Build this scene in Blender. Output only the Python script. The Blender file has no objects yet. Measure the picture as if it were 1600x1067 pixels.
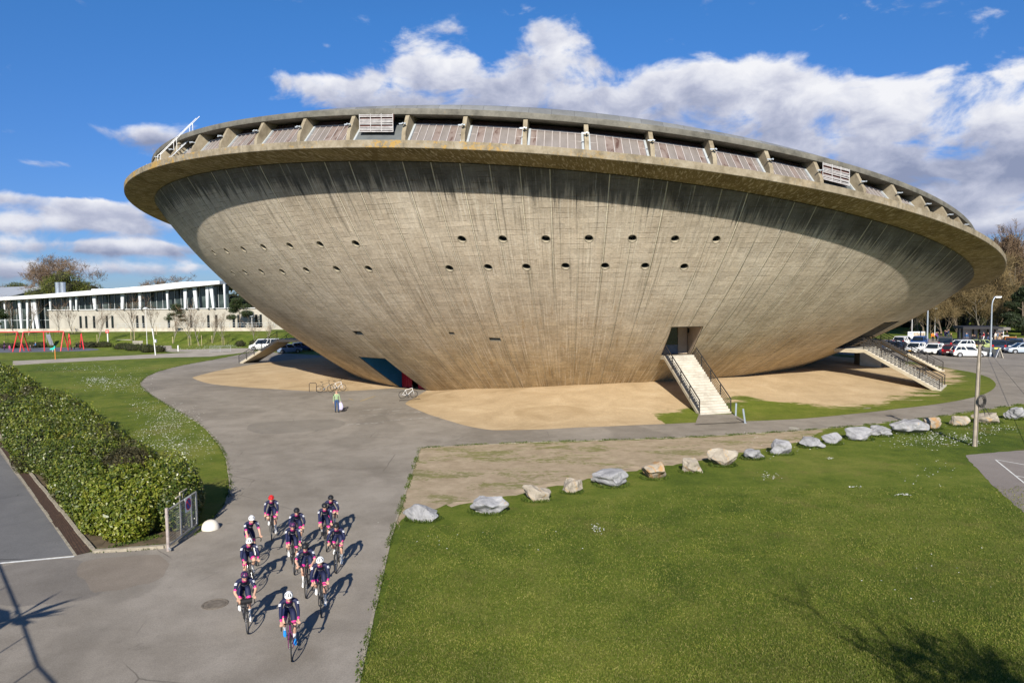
import bpy, bmesh, math, random
import numpy as np
from mathutils import Vector, Matrix
from mathutils.geometry import tessellate_polygon
rad=math.radians; PI=math.pi
D=bpy.data; SC=bpy.context.scene; COL=SC.collection
random.seed(7); RNG=np.random.default_rng(7)

# ------------------------------------------------------------------ camera
CAM_H=8.568; FPX=1094.02; YH=466.574; PITCH=math.atan((533.5-YH)/FPX); ROLL=-0.01206
def HOR(px): return YH+ROLL*(px-800)
def g(px,py,z=0.0):
    """ground survey: the point at height z that the photo shows at px,py"""
    c,s=math.cos(ROLL),math.sin(ROLL); X,Y=px-800,py-533.5
    X,Y=c*X+s*Y,-s*X+c*Y
    d=(X,math.cos(PITCH)*FPX-Y*math.sin(PITCH),-math.sin(PITCH)*FPX-Y*math.cos(PITCH))
    k=(z-CAM_H)/d[2]
    return Vector((d[0]*k,d[1]*k,z))
cam=D.cameras.new('camera'); camo=D.objects.new('camera',cam); COL.objects.link(camo)
cam.sensor_width=36; cam.lens=FPX/1600*36; cam.clip_start=0.5; cam.clip_end=9000
camo.matrix_world=Matrix.Translation((0,0,CAM_H))@Matrix.Rotation(PI/2-PITCH,4,'X')@Matrix.Rotation(ROLL,4,'Z')
SC.camera=camo
SC.view_settings.view_transform='Standard'; SC.view_settings.look='None'
SC.view_settings.exposure=0.66; SC.view_settings.gamma=1
SUN_EL=rad(29.7); SUN_AZ=rad(3.2)      # shadows run toward +Y, a little to the right
sun=D.lights.new('sun','SUN'); sun.energy=5.0; sun.angle=rad(.53); sun.color=(1,.93,.80)
suno=D.objects.new('sun',sun); COL.objects.link(suno); suno.location=(0,-50,60)
dv=Vector((math.sin(SUN_AZ)*math.cos(SUN_EL),math.cos(SUN_AZ)*math.cos(SUN_EL),-math.sin(SUN_EL)))
suno.rotation_euler=dv.to_track_quat('-Z','Y').to_euler()

# ------------------------------------------------------------------ tagging and mesh builder
def tag(o,label=None,cat=None,group=None,kind=None):
    if label: o['label']=label
    if cat: o['category']=cat
    if group: o['group']=group
    if kind: o['kind']=kind
    return o
def empty(name,loc=(0,0,0),rz=0.0):
    o=D.objects.new(name,None); COL.objects.link(o); o.location=loc; o.rotation_euler=(0,0,rz); o.empty_display_size=.2
    return o
def copy_tree(o,parent=None):
    c=o.copy(); COL.objects.link(c)
    if parent is not None: c.parent=parent
    for ch in list(o.children): copy_tree(ch,c)
    return c
def link(name,me,parent=None,mats=()):
    o=D.objects.new(name,me); COL.objects.link(o)
    for m in mats: me.materials.append(m)
    if parent is not None: o.parent=parent
    return o
class MB:
    def __init__(s): s.V=[];s.F=[];s.M=[];s.UV=None
    def add(s,v,f,m=0):
        b=len(s.V); s.V.extend([tuple(x) for x in v]); s.F.extend([tuple(i+b for i in q) for q in f]); s.M.extend([m]*len(f)); return s
    def box(s,c,size,rz=0,m=0,T=None):
        x,y,z=[a/2 for a in size]
        v=[Vector((i*x,j*y,k*z)) for k in(-1,1) for j in(-1,1) for i in(-1,1)]
        R=Matrix.Rotation(rz,3,'Z'); v=[R@p+Vector(c) for p in v]
        if T: v=[T@p for p in v]
        return s.add(v,[(0,2,3,1),(4,5,7,6),(0,1,5,4),(2,6,7,3),(0,4,6,2),(1,3,7,5)],m)
    def beam(s,a,b,w,h,m=0):
        a,b=Vector(a),Vector(b); d=(b-a).normalized()
        u=d.cross(Vector((0,0,1)))
        u=u.normalized() if u.length>1e-4 else Vector((1,0,0))
        n=u.cross(d)
        v=[p+u*i*w/2+n*j*h/2 for p in(a,b) for j in(-1,1) for i in(-1,1)]
        return s.add(v,[(0,2,3,1),(4,5,7,6),(0,1,5,4),(2,6,7,3),(0,4,6,2),(1,3,7,5)],m)
    def tube(s,pts,r,n=6,m=0,cap=True,closed=False):
        P=[Vector(p) for p in pts]; k=len(P); R=r if isinstance(r,(list,tuple)) else [r]*k
        v=[];f=[];u=None
        for i,p in enumerate(P):
            if closed: d=P[(i+1)%k]-P[i-1]
            else: d=P[min(i+1,k-1)]-P[max(i-1,0)]
            d=d.normalized() if d.length>1e-9 else Vector((0,0,1))
            if u is None:
                u=d.orthogonal().normalized()
            else:
                u=u-d*u.dot(d)
                u=u.normalized() if u.length>1e-6 else d.orthogonal().normalized()
            w=d.cross(u)
            for j in range(n):
                a=2*PI*j/n; v.append(p+(u*math.cos(a)+w*math.sin(a))*R[i])
        for i in range(k if closed else k-1):
            i2=(i+1)%k
            for j in range(n): f.append((i*n+j,i*n+(j+1)%n,i2*n+(j+1)%n,i2*n+j))
        if cap and not closed: f.append(tuple(range(n-1,-1,-1))); f.append(tuple((k-1)*n+j for j in range(n)))
        return s.add(v,f,m)
    def lathe(s,prof,n=16,c=(0,0,0),m=0,T=None):
        v=[];f=[];k=len(prof)
        for r,z in prof:
            for j in range(n):
                a=2*PI*j/n; v.append(Vector((r*math.cos(a),r*math.sin(a),z)))
        if T: v=[T@p for p in v]
        v=[p+Vector(c) for p in v]
        for i in range(k-1):
            for j in range(n): f.append((i*n+j,i*n+(j+1)%n,(i+1)*n+(j+1)%n,(i+1)*n+j))
        f.append(tuple(range(n-1,-1,-1))); f.append(tuple((k-1)*n+j for j in range(n)))
        return s.add(v,f,m)
    def prism(s,poly,h,m=0,T=None):
        """poly in the xz plane extruded h along y (centred)"""
        k=len(poly); v=[Vector((x,-h/2,z)) for x,z in poly]+[Vector((x,h/2,z)) for x,z in poly]
        if T: v=[T@p for p in v]
        f=[tuple(range(k)),tuple(range(2*k-1,k-1,-1))]+[(i,k+i,k+(i+1)%k,(i+1)%k) for i in range(k)]
        return s.add(v,f,m)
    def loft(s,rings,m=0,cap=True):
        n=len(rings[0]); v=[p for r in rings for p in r]; f=[]
        for i in range(len(rings)-1):
            for j in range(n): f.append((i*n+j,i*n+(j+1)%n,(i+1)*n+(j+1)%n,(i+1)*n+j))
        if cap: f.append(tuple(range(n-1,-1,-1))); f.append(tuple((len(rings)-1)*n+j for j in range(n)))
        return s.add(v,f,m)
    def mesh(s,name,mats,smooth=0):
        me=D.meshes.new(name); me.from_pydata(s.V,[],s.F); 
        for x in mats: me.materials.append(x)
        if len(mats)>1: me.polygons.foreach_set('material_index',s.M)
        if s.UV is not None:
            uv=me.uv_layers.new(name='UVMap'); li=np.zeros(len(me.loops),np.int32); me.loops.foreach_get('vertex_index',li)
            uv.data.foreach_set('uv',np.asarray(s.UV,np.float32)[li].ravel())
        me.validate(); 
        bm=bmesh.new(); bm.from_mesh(me); bmesh.ops.recalc_face_normals(bm,faces=bm.faces[:]); bm.to_mesh(me); bm.free()
        if smooth: me.shade_smooth(); me.set_sharp_from_angle(angle=rad(smooth))
        return me
    def build(s,name,mats,parent=None,smooth=0,loc=None,rz=0):
        if not isinstance(mats,(list,tuple)): mats=[mats]
        o=link(name,s.mesh(name,mats,smooth),parent)
        if loc is not None: o.location=loc; o.rotation_euler=(0,0,rz)
        return o
def grid_mesh(name,P,UV,mats,parent=None,smooth=True,extra=None,flip=False):
    """P (n,m,3), UV (n,m,2)"""
    n,m=P.shape[:2]; idx=np.arange(n*m).reshape(n,m)
    F=np.stack([idx[:-1,:-1],idx[1:,:-1],idx[1:,1:],idx[:-1,1:]],-1).reshape(-1,4)
    if flip: F=F[:,::-1]
    me=D.meshes.new(name); me.from_pydata(P.reshape(-1,3).tolist(),[],F.tolist())
    for nm,U in (('UVMap',UV),)+(tuple(extra.items()) if extra else ()):
        l=me.uv_layers.new(name=nm); l.data.foreach_set('uv',U.reshape(-1,2)[F.ravel()].astype(np.float32).ravel())
    if smooth: me.shade_smooth()
    return link(name,me,parent,mats)

# ------------------------------------------------------------------ materials
class NT:
    def __init__(s,name):
        s.mat=D.materials.new(name); s.mat.use_nodes=True; s.t=s.mat.node_tree; s.n=s.t.nodes; s.l=s.t.links
        s.b=s.n['Principled BSDF']
    def node(s,t,**k):
        n=s.n.new(t)
        for a,v in k.items(): setattr(n,a,v)
        return n
    def set(s,sock,v):
        if hasattr(v,'is_output') or isinstance(v,bpy.types.NodeSocket): s.l.new(v,sock)
        else:
            if sock.type=='RGBA' and len(v)==3: v=(*v,1)
            sock.default_value=v
    def math(s,op,a,b=None,c=None,clamp=False):
        n=s.node('ShaderNodeMath',operation=op,use_clamp=clamp); s.set(n.inputs[0],a)
        if b is not None: s.set(n.inputs[1],b)
        if c is not None: s.set(n.inputs[2],c)
        return n.outputs[0]
    def mix(s,f,a,b,mode='MIX'):
        n=s.node('ShaderNodeMix',data_type='RGBA',blend_type=mode); s.set(n.inputs[0],f); s.set(n.inputs[6],a); s.set(n.inputs[7],b)
        return n.outputs[2]
    def ramp(s,v,stops,interp='LINEAR'):
        n=s.node('ShaderNodeValToRGB'); s.set(n.inputs[0],v); e=n.color_ramp; e.interpolation=interp
        for i,(p,c) in enumerate(stops):
            if isinstance(c,(int,float)): c=(c,c,c)
            if i<2: el=e.elements[i]; el.position=p
            else: el=e.elements.new(p)
            el.color=(*c,1)
        return n.outputs[0]
    def coord(s,kind='Object',scale=(1,1,1),uv=None):
        if uv: o=s.node('ShaderNodeUVMap',uv_map=uv).outputs[0]
        elif kind=='Position': o=s.node('ShaderNodeNewGeometry').outputs['Position']
        else: o=s.node('ShaderNodeTexCoord').outputs[kind]
        if scale==(1,1,1): return o
        m=s.node('ShaderNodeMapping'); s.l.new(o,m.inputs[0]); m.inputs['Scale'].default_value=scale
        return m.outputs[0]
    def noise(s,vec,scale,detail=4,rough=.55,dist=0,out=0):
        n=s.node('ShaderNodeTexNoise'); s.set(n.inputs['Vector'],vec); n.inputs['Scale'].default_value=scale
        n.inputs['Detail'].default_value=detail; n.inputs['Roughness'].default_value=rough; n.inputs['Distortion'].default_value=dist
        return n.outputs[out]
    def step(s,v,a,b):
        n=s.node('ShaderNodeMapRange',interpolation_type='SMOOTHSTEP'); s.set(n.inputs[0],v); s.set(n.inputs[1],a); s.set(n.inputs[2],b)
        return n.outputs[0]
    def bump(s,h,strength=.5,dist=.05):
        n=s.node('ShaderNodeBump'); s.set(n.inputs['Height'],h); n.inputs['Strength'].default_value=strength; n.inputs['Distance'].default_value=dist
        s.l.new(n.outputs[0],s.b.inputs['Normal'])
    def sep(s,v):
        n=s.node('ShaderNodeSeparateXYZ'); s.set(n.inputs[0],v); return n.outputs
    def comb(s,x,y,z=0.0):
        n=s.node('ShaderNodeCombineXYZ'); s.set(n.inputs[0],x); s.set(n.inputs[1],y); s.set(n.inputs[2],z); return n.outputs[0]
    def fin(s,col,rough=.85,spec=.3):
        s.set(s.b.inputs['Base Color'],col); s.set(s.b.inputs['Roughness'],rough); s.b.inputs['Specular IOR Level'].default_value=spec
        return s.mat
def mat(name,col,rough=.8,metal=0,var=.15,scale=3,spec=.3,bump=0,bscale=20):
    t=NT(name); v=t.coord('Object'); n=t.noise(v,scale,4)
    lo=tuple(c*(1-var) for c in col); hi=tuple(min(1,c*(1+var)) for c in col)
    m=t.fin(t.ramp(n,[(.3,lo),(.7,hi)]),rough,spec); t.b.inputs['Metallic'].default_value=metal
    if bump: t.bump(t.noise(v,bscale,4),bump,.02)
    return m
def objcol(name,rough=.8,spec=.3,prop=None,coat=0,metal=0):
    t=NT(name)
    if prop:
        a=t.node('ShaderNodeAttribute',attribute_type='OBJECT',attribute_name=prop); c=a.outputs['Color']
    else: c=t.node('ShaderNodeObjectInfo').outputs['Color']
    n=t.noise(t.coord('Object'),9,3); c=t.mix(1,c,t.ramp(n,[(.3,.85),(.7,1.08)]),'MULTIPLY')
    m=t.fin(c,rough,spec); t.b.inputs['Coat Weight'].default_value=coat; t.b.inputs['Metallic'].default_value=metal
    return m
def leafmat(name,cols,rough=.5,spec=.4,trans=.15,patch=None):
    t=NT(name); r=t.node('ShaderNodeNewGeometry').outputs['Random Per Island']
    k=len(cols); c=t.ramp(r,[(i/(k-1) if k>1 else 0,c) for i,c in enumerate(cols)])
    n=t.noise(t.coord('Object'),.55,3); c=t.mix(1,c,t.ramp(n,[(.35,(.7,.72,.7)),(.65,(1.2,1.15,1.0))]),'MULTIPLY')
    if patch: c=t.mix(t.step(t.noise(t.coord('Object'),.35,2),.52,.66),c,patch)
    m=t.fin(c,rough,spec)
    if trans:
        tr=t.node('ShaderNodeBsdfTranslucent'); t.set(tr.inputs[0],c); mx=t.node('ShaderNodeMixShader'); mx.inputs[0].default_value=trans
        t.l.new(t.b.outputs[0],mx.inputs[1]); t.l.new(tr.outputs[0],mx.inputs[2]); t.l.new(mx.outputs[0],t.n['Material Output'].inputs[0])
    return m
# ------------------------------------------------------------------ sky with clouds (world directions)
W=D.worlds.new('World'); SC.world=W; W.use_nodes=True
def build_world():
    t=W.node_tree; n=t.nodes; l=t.links
    class WN(NT):
        def __init__(s): s.t=t; s.n=n; s.l=l
    w=WN()
    bg=n['Background']; out=n['World Output']
    sky=n.new('ShaderNodeTexSky'); sky.sky_type='NISHITA'; sky.sun_disc=False
    sky.sun_elevation=SUN_EL; sky.sun_rotation=PI+SUN_AZ; sky.air_density=1.0; sky.dust_density=.15; sky.ozone_density=3.0; sky.altitude=50
    v=w.coord('Generated'); x,y,z=w.sep(v)[:3]
    az=w.math('MULTIPLY',w.math('ARCTAN2',x,y),180/PI); el=w.math('MULTIPLY',w.math('ARCSINE',z),180/PI)
    def ae(px,py):
        d=g(px,py,0 if py>470 else 200)-Vector((0,0,CAM_H))
        return math.degrees(math.atan2(d.x,d.y)),math.degrees(math.asin(d.z/d.length))
    blobs=[(835,62,75,38,.85),(700,45,40,14,.5),(640,105,95,42,.75),(770,125,130,36,.8),(560,150,95,22,.7),(880,105,70,22,.6),(480,127,45,12,.7),(640,160,190,30,.9),(780,150,120,34,.8),
      (1090,130,130,38,.85),(1190,150,110,45,.9),(1000,155,120,32,.75),(1250,160,60,22,.7),(1100,185,200,35,.75),
      (1400,190,120,42,1.5),(1290,205,130,42,1.5),(1500,205,140,50,1.6),(1600,205,110,60,1.6),(1450,240,270,36,1.5),(1330,170,40,14,.7),
      (65,22,32,8,.6),(215,208,70,13,.72),(15,205,30,9,.62),(70,258,50,8,.68),(1475,112,20,7,.62),(510,72,14,8,.6),(408,45,16,5,.55),(1560,120,50,9,.5),
      (150,332,90,15,1.15),(60,312,150,10,.85),(130,355,230,14,.9),(90,388,240,12,.8),(190,385,80,9,1.0),(60,418,280,12,.85),
      (1520,318,70,18,1.1),(1580,345,90,14,1.0),(1480,300,60,10,.8),(1500,360,130,12,.7)]
    nz=w.noise(w.comb(az,w.math('MULTIPLY',el,1.7)),.17,6,.58,.35)
    nz2=w.noise(w.comb(az,w.math('MULTIPLY',el,1.5),3.7),.30,6,.58,.25)
    S=None;H=None
    for px,py,rx,ry,wt in blobs:
        a,e=ae(px,py); sa=rx/FPX*57.3; se=ry/FPX*57.3
        dx=w.math('MULTIPLY_ADD',az,1/sa,-a/sa); dy=w.math('MULTIPLY_ADD',el,1/se,-e/se)
        r2=w.math('ADD',w.math('MULTIPLY',dx,dx),w.math('MULTIPLY',dy,dy))
        k=w.math('MULTIPLY',w.math('EXPONENT',w.math('MULTIPLY',r2,-1.05)),wt)
        S=k if S is None else w.math('ADD',S,k); h=w.math('MULTIPLY',k,dy); H=h if H is None else w.math('ADD',H,h)
    hn=w.math('DIVIDE',H,w.math('ADD',S,.02))
    # thin scattered cloud elsewhere in the sky keeps the surroundings plausible
    far=w.math('MULTIPLY',w.step(w.math('ABSOLUTE',az),45,60),w.step(w.noise(w.comb(az,w.math('MULTIPLY',el,2.5),9.0),.05,3),.5,.75))
    S2=w.math('ADD',S,w.math('MULTIPLY',far,.7))
    den=w.math('ADD',w.math('MINIMUM',S2,1.10),w.math('MULTIPLY_ADD',nz,3.3,-1.72))
    al=w.step(den,.30,.96)
    sh=w.math('ADD',w.math('MULTIPLY_ADD',hn,.46,.52),w.math('MULTIPLY_ADD',nz2,1.25,-.62))
    sh=w.math('SUBTRACT',sh,w.math('MULTIPLY',w.step(den,.7,1.7),.10))
    cc=w.ramp(sh,[(.08,(.22,.25,.36)),(.40,(.40,.42,.52)),(.66,(.60,.61,.67)),(.9,(.74,.74,.76))])
    l.new(sky.outputs[0],bg.inputs[0]); bg.inputs[1].default_value=.060
    tint=w.mix(1,sky.outputs[0],w.ramp(w.math('MULTIPLY',el,1/60),[(0.,(.42,.58,.98)),(.12,(.40,.64,1.10)),(.35,(.40,.86,1.34)),(1,(.42,.90,1.28))]),'MULTIPLY'); l.new(tint,bg.inputs[0])
    b2=n.new('ShaderNodeBackground'); l.new(cc,b2.inputs[0]); b2.inputs[1].default_value=.80
    mx=n.new('ShaderNodeMixShader'); l.new(w.math('MULTIPLY',al,.96),mx.inputs[0]); l.new(bg.outputs[0],mx.inputs[1]); l.new(b2.outputs[0],mx.inputs[2])
    l.new(mx.outputs[0],out.inputs[0])
SKYTINT=None
build_world()

# ------------------------------------------------------------------ ground
def sstep(v,a,b):
    t=np.clip((v-a)/(b-a),0,1); return t*t*(3-2*t)
def terrain(x,y):
    x=np.asarray(x,float); y=np.asarray(y,float)
    return 2.0*sstep(y,140,151)*sstep(-x,18,40)+2.5*sstep(y,150,240)*sstep(x,45,75)
def catmull(P,n=6,closed=False):
    out=[];k=len(P)
    for i in range(k if closed else k-1):
        p0=P[(i-1)%k] if (closed or i>0) else P[i]; p1=P[i]; p2=P[(i+1)%k]; p3=P[(i+2)%k] if (closed or i+2<k) else p2
        for j in range(n):
            t=j/n; out.append(.5*((2*p1)+(p2-p0)*t+(2*p0-5*p1+4*p2-p3)*t*t+(3*p1-p0-3*p2+p3)*t**3))
    if not closed: out.append(P[-1])
    return out
def pts(L): return [g(*p) if len(p)==2 else Vector((p[0],p[1],0)) for p in L]
def sheet(name,P,z,m,jit=0.0,kind='structure'):
    V=[]
    for i,p in enumerate(P):
        q=P[(i+1)%len(P)]; k=max(1,int((q-p).length/.35)) if jit and (q-p).length<40 else 1
        for j in range(k):
            r=p.lerp(q,j/k)
            if jit: r=r+Vector((random.gauss(0,jit),random.gauss(0,jit),0))
            V.append((r.x,r.y,z))
    me=D.meshes.new(name); bm=bmesh.new(); f=bm.faces.new([bm.verts.new(v) for v in V])
    bmesh.ops.triangulate(bm,faces=[f],ngon_method='EAR_CLIP'); bm.normal_update()
    for f in bm.faces:
        if f.normal.z<0: f.normal_flip()
    bm.to_mesh(me); bm.free()
    return tag(link(name,me,None,[m]),kind=kind)
GRASS=[(.055,.088,.010),(.110,.146,.017),(.175,.190,.036)]
def grass_nodes(t,v):
    big=t.noise(v,.09,4,.6); mid=t.noise(v,.7,5,.65); fine=t.noise(v,7,5,.8); blade=t.noise(v,30,3,.85)
    f=t.math('ADD',t.math('MULTIPLY',big,.36),t.math('ADD',t.math('MULTIPLY',mid,.36),t.math('MULTIPLY',fine,.30)))
    c=t.ramp(f,[(.41,GRASS[0]),(.51,GRASS[1]),(.61,GRASS[2])])
    yel=t.step(t.math('ADD',t.math('MULTIPLY',t.noise(v,.22,4,.7),.7),t.math('MULTIPLY',t.noise(v,3.0,4,.7),.3)),.52,.66)
    c=t.mix(t.math('MULTIPLY',yel,.6),c,(.165,.145,.042))
    bare=t.step(t.noise(v,.45,5,.75,.3),.655,.72); c=t.mix(t.math('MULTIPLY',bare,.35),c,(.13,.105,.05))
    c=t.mix(1,c,t.ramp(blade,[(.34,.50),(.66,1.5)]),'MULTIPLY')
    return c,fine,blade
def mk_grass():
    t=NT('grass'); v=t.coord('Position'); c,f,b=grass_nodes(t,v); m=t.fin(c,.9,.15)
    t.bump(t.math('ADD',f,b),.8,.06); return m
GM=mk_grass()
def mk_asphalt(name,a,b,dark=.55,stains=.8):
    t=NT(name); v=t.coord('Position')
    big=t.noise(v,.13,5,.6,.6); mid=t.noise(v,.8,5,.65,.3); fine=t.noise(v,38,3,.7)
    c=t.ramp(t.math('ADD',t.math('MULTIPLY',big,.6),t.math('MULTIPLY',mid,.4)),[(.39,a),(.61,b)])
    pat=t.step(t.noise(t.coord('Position',scale=(.6,.25,1)),.30,3,.5,.5),.56,.62); c=t.mix(t.math('MULTIPLY',pat,stains*.35),c,tuple(x*dark for x in a))
    st=t.step(t.noise(v,.5,6,.7,1.2),.60,.70); c=t.mix(t.math('MULTIPLY',st,.4*stains),c,tuple(x*dark for x in a))
    n=t.node('ShaderNodeTexVoronoi',feature='DISTANCE_TO_EDGE'); mv=t.mix(.12,v,t.noise(v,1.3,3,out=1)); t.set(n.inputs['Vector'],mv); n.inputs['Scale'].default_value=.19
    cr=t.math('MULTIPLY',t.step(n.outputs['Distance'],.0045,.0015),t.step(t.noise(v,.22,2),.5,.6)); c=t.mix(t.math('MULTIPLY',cr,.6),c,tuple(x*.4 for x in a))
    li=t.step(t.noise(v,1.6,5,.75),.66,.74); c=t.mix(t.math('MULTIPLY',li,.22),c,(.34,.32,.28)); gr=t.step(t.noise(v,11,4,.8),.66,.76); c=t.mix(t.math('MULTIPLY',gr,.28),c,tuple(x*.5 for x in a))
    c=t.mix(1,c,t.ramp(fine,[(.3,.78),(.7,1.22)]),'MULTIPLY')
    m=t.fin(c,.88,.25); t.bump(fine,.5,.012); return m
ASM=mk_asphalt('asphalt',(.185,.163,.137),(.275,.246,.212))
ASM2=mk_asphalt('street_asphalt',(.115,.113,.114),(.15,.147,.147),.7,.4)
ASM3=mk_asphalt('court_asphalt',(.185,.16,.145),(.225,.20,.185),.8,.4)
def mk_dirt():
    t=NT('trodden_dirt'); v=t.coord('Position'); c,f,b=grass_nodes(t,v)
    n1=t.noise(t.coord('Position',scale=(.55,1.3,1)),.42,6,.72,.5); n2=t.noise(v,3.2,5,.7)
    k=t.step(t.math('ADD',t.math('MULTIPLY',n1,.68),t.math('MULTIPLY',n2,.32)),.49,.59)
    d=t.ramp(t.noise(v,1.1,6,.7),[(.3,(.25,.195,.13)),(.7,(.40,.325,.235))])
    c=t.mix(t.math('MULTIPLY',k,.75),d,t.mix(.45,c,(.17,.15,.065))); d2=t.step(t.noise(v,7,3,.6),.7,.76); c=t.mix(t.math('MULTIPLY',d2,.4),c,(.4,.36,.3))
    m=t.fin(c,.95,.1); t.bump(f,.7,.05); return m
DIRT=mk_dirt()
def mk_sand():
    t=NT('sand'); v=t.coord('Position'); gcol,f,b=grass_nodes(t,v)
    s=t.ramp(t.noise(t.coord('Position',scale=(1,1,3)),.35,6,.65,.5),[(.3,(.37,.275,.165)),(.55,(.455,.345,.215)),(.75,(.53,.42,.28))])
    s=t.mix(1,s,t.ramp(t.noise(v,9,4,.7),[(.3,.86),(.7,1.12)]),'MULTIPLY')
    s=t.mix(t.math('MULTIPLY',t.step(t.noise(v,.16,4,.6,1.),.55,.68),.5),s,(.27,.19,.10))
    d=t.sep(t.coord(uv='edge'))[0]
    nn=t.math('MULTIPLY_ADD',t.noise(t.coord('Position',scale=(.6,1.2,1)),.5,6,.72,.3),9.0,-4.5)
    k=t.step(t.math('ADD',d,nn),-.7,.5)
    sp=t.step(t.noise(v,5,5,.8),.64,.72); s=t.mix(t.math('MULTIPLY',sp,.35),s,(.22,.16,.09)); wd=t.math('MULTIPLY',t.step(t.noise(t.coord('Position',scale=(.6,1.4,1)),.8,6,.75,.6),.66,.72),.55); s=t.mix(wd,s,(.13,.13,.04)); c=t.mix(k,t.mix(.25,gcol,(.12,.12,.03)),s); m=t.fin(c,.95,.1); t.bump(t.math('ADD',f,t.noise(v,2.5,5,.6)),.6,.06); return m
SAND=mk_sand()
CONC=mat('kerb_concrete',(.27,.24,.19),.9,0,.25,5,.2,.3)
WHITE_LINE=mat('road_paint',(.62,.62,.60),.8,0,.2,6)
def mk_ground():
    xs=np.unique(np.concatenate([[-4000,-1500,-700],np.arange(-400,401,20),np.arange(-60,-10,4),np.arange(40,84,4),[700,1500,4000]])).astype(float)
    ys=np.unique(np.concatenate([[-400,-100,0],np.arange(20,140,20),np.arange(140,240,4),np.arange(240,400,20),[600,1200,2500,6000]])).astype(float)
    X,Y=np.meshgrid(xs,ys,indexing='ij'); P=np.stack([X,Y,terrain(X,Y)],-1)
    tag(grid_mesh('ground',P,P[...,:2],[GM]),kind='structure')
mk_ground()
lawn_edge=catmull(pts([(310,832),(348,792),(358,765),(357,738),(351,710),(335,686),(310,661),(270,638),(234,616),(220,601),(226,591),(250,580),(290,570),(345,560),(400,549)]),5)
road_low=catmull(pts([(1640,626),(1600,631),(1520,643),(1450,653),(1320,667),(1200,676),(1050,684),(900,689),(760,694),(656,700)]),5)
kerb_right=pts([(656,700),(610,842),(575,1000),(560,1067)]); _d=(kerb_right[3]-kerb_right[2]).normalized(); kerb_right+=[kerb_right[3]+_d*4,kerb_right[3]+_d*11]
ST1,ST2=g(119,867.5),g(0,701); ST3=ST2+(ST2-ST1)*1.05
plaza=pts([(145,862),(257,855)])+lawn_edge+[Vector(p) for p in((-12,96,0),(5,84,0),(40,86,0),(44,112,0),(140,112,0),(140,55,0))]+road_low+kerb_right[1:]+[Vector((-75,5,0)),ST3+Vector((-24,4,0)),ST3,ST2,ST1]
sheet('asphalt_plaza',plaza,.008,ASM,.02)
sheet('street',[ST3+Vector((-24,-40,0)),ST3+Vector((-24,4,0)),ST3+Vector((-.2,0,0)),ST2+Vector((-.2,0,0))]+pts([(116,867),(60,873),(0,880)])+[Vector((-75,22,0))],.012,ASM2)
sheet('court',pts([(1508,711),(1560,706),(1660,700)])+[g(1660,700)+Vector((14,-1,0)),g(1640,838)+Vector((16,-4,0)),g(1640,838)+Vector((3,-5,0))]+pts([(1640,838),(1600,800),(1550,757),(1525,730)]),.006,ASM3,.03)
sheet('dirt_patch',catmull(pts([(652,702),(760,695),(900,690),(1050,685),(1180,678),(1290,672),(1200,700),(1100,714),(1000,733),(900,752),(800,772),(700,790),(640,806),(618,818)]),4,True),.004,DIRT,.10)
tr=mat('trail_dirt',(.33,.26,.18),.95,0,.3,1.5)
tp=catmull(pts([(700,790),(800,771),(900,750),(1000,731),(1080,718),(1180,699),(1250,688)]),5); 
sheet('trail',[p+Vector((0,.22+random.uniform(-.12,.25),0)) for p in tp]+[p+Vector((0,-.25+random.uniform(-.2,.12),0)) for p in tp[::-1]],.0065,tr,.07)
PATHM=mat('pale_path',(.33,.29,.24),.9,0,.2,.5)
sheet('footpath',pts([(20,564),(90,561),(150,558),(250,553),(345,548),(392,545),(398,549),(330,557),(250,559),(140,564),(60,568),(20,571)]),.005,PATHM,.05)
sheet('footpath',catmull(pts([(205,537),(262,536.5),(268,541),(280,546),(385,544),(385,549),(268,550),(245,546),(205,543)]),3,True),.007,PATHM,.05)
PLAYM=mat('play_surface',(.11,.115,.14),.9,0,.2,.4)
sheet('playground_surface',catmull(pts([(-40,551),(60,550),(140,548),(152,545),(100,543),(-40,544)]),3,True),.006,PLAYM)
PAVM=mat('tan_paving',(.30,.25,.20),.9,0,.2,.3)
def pav():
    xs=np.linspace(44,150,40); ys=np.linspace(111,132,8); X,Y=np.meshgrid(xs,ys,indexing='ij')
    P=np.stack([X,Y,terrain(X,Y)+.012],-1); tag(grid_mesh('pavement',P,P[...,:2],[PAVM]),kind='structure')
pav()
def brickmat():
    t=NT('brick_gutter'); v=t.coord('UV'); b=t.node('ShaderNodeTexBrick'); t.set(b.inputs['Vector'],v)
    for i,c in((1,(.060,.036,.026)),(2,(.085,.050,.035)),(3,(.03,.022,.018))): b.inputs[i].default_value=(*c,1)
    b.inputs['Scale'].default_value=1; b.inputs['Mortar Size'].default_value=.012; b.inputs['Brick Width'].default_value=.22; b.inputs['Row Height'].default_value=.11
    c=t.mix(t.step(t.noise(t.coord('Position'),2.2,5,.7),.6,.7),b.outputs[0],(.16,.11,.07)); return t.fin(c,.9,.2)
def strip(name,A,B,z,m,kind='structure'):
    n=len(A); P=np.zeros((n,2,3)); U=np.zeros((n,2,2)); s=0
    for i in range(n):
        if i: s+=(A[i]-A[i-1]).length
        P[i,0]=A[i];P[i,1]=B[i];P[i,:,2]=z; U[i,0]=(s,0);U[i,1]=(s,(A[i]-B[i]).length)
    return tag(grid_mesh(name,P,U,[m],flip=True),kind=kind)
BR=pts([(146,861),(70,768),(0,682)]); BL=pts([(118,868),(58,782),(0,701)])
BR.append(BR[-1]+(BR[-1]-BR[0]).normalized()*30); BL.append(BL[-1]+(BL[-1]-BL[0]).normalized()*30)
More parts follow.
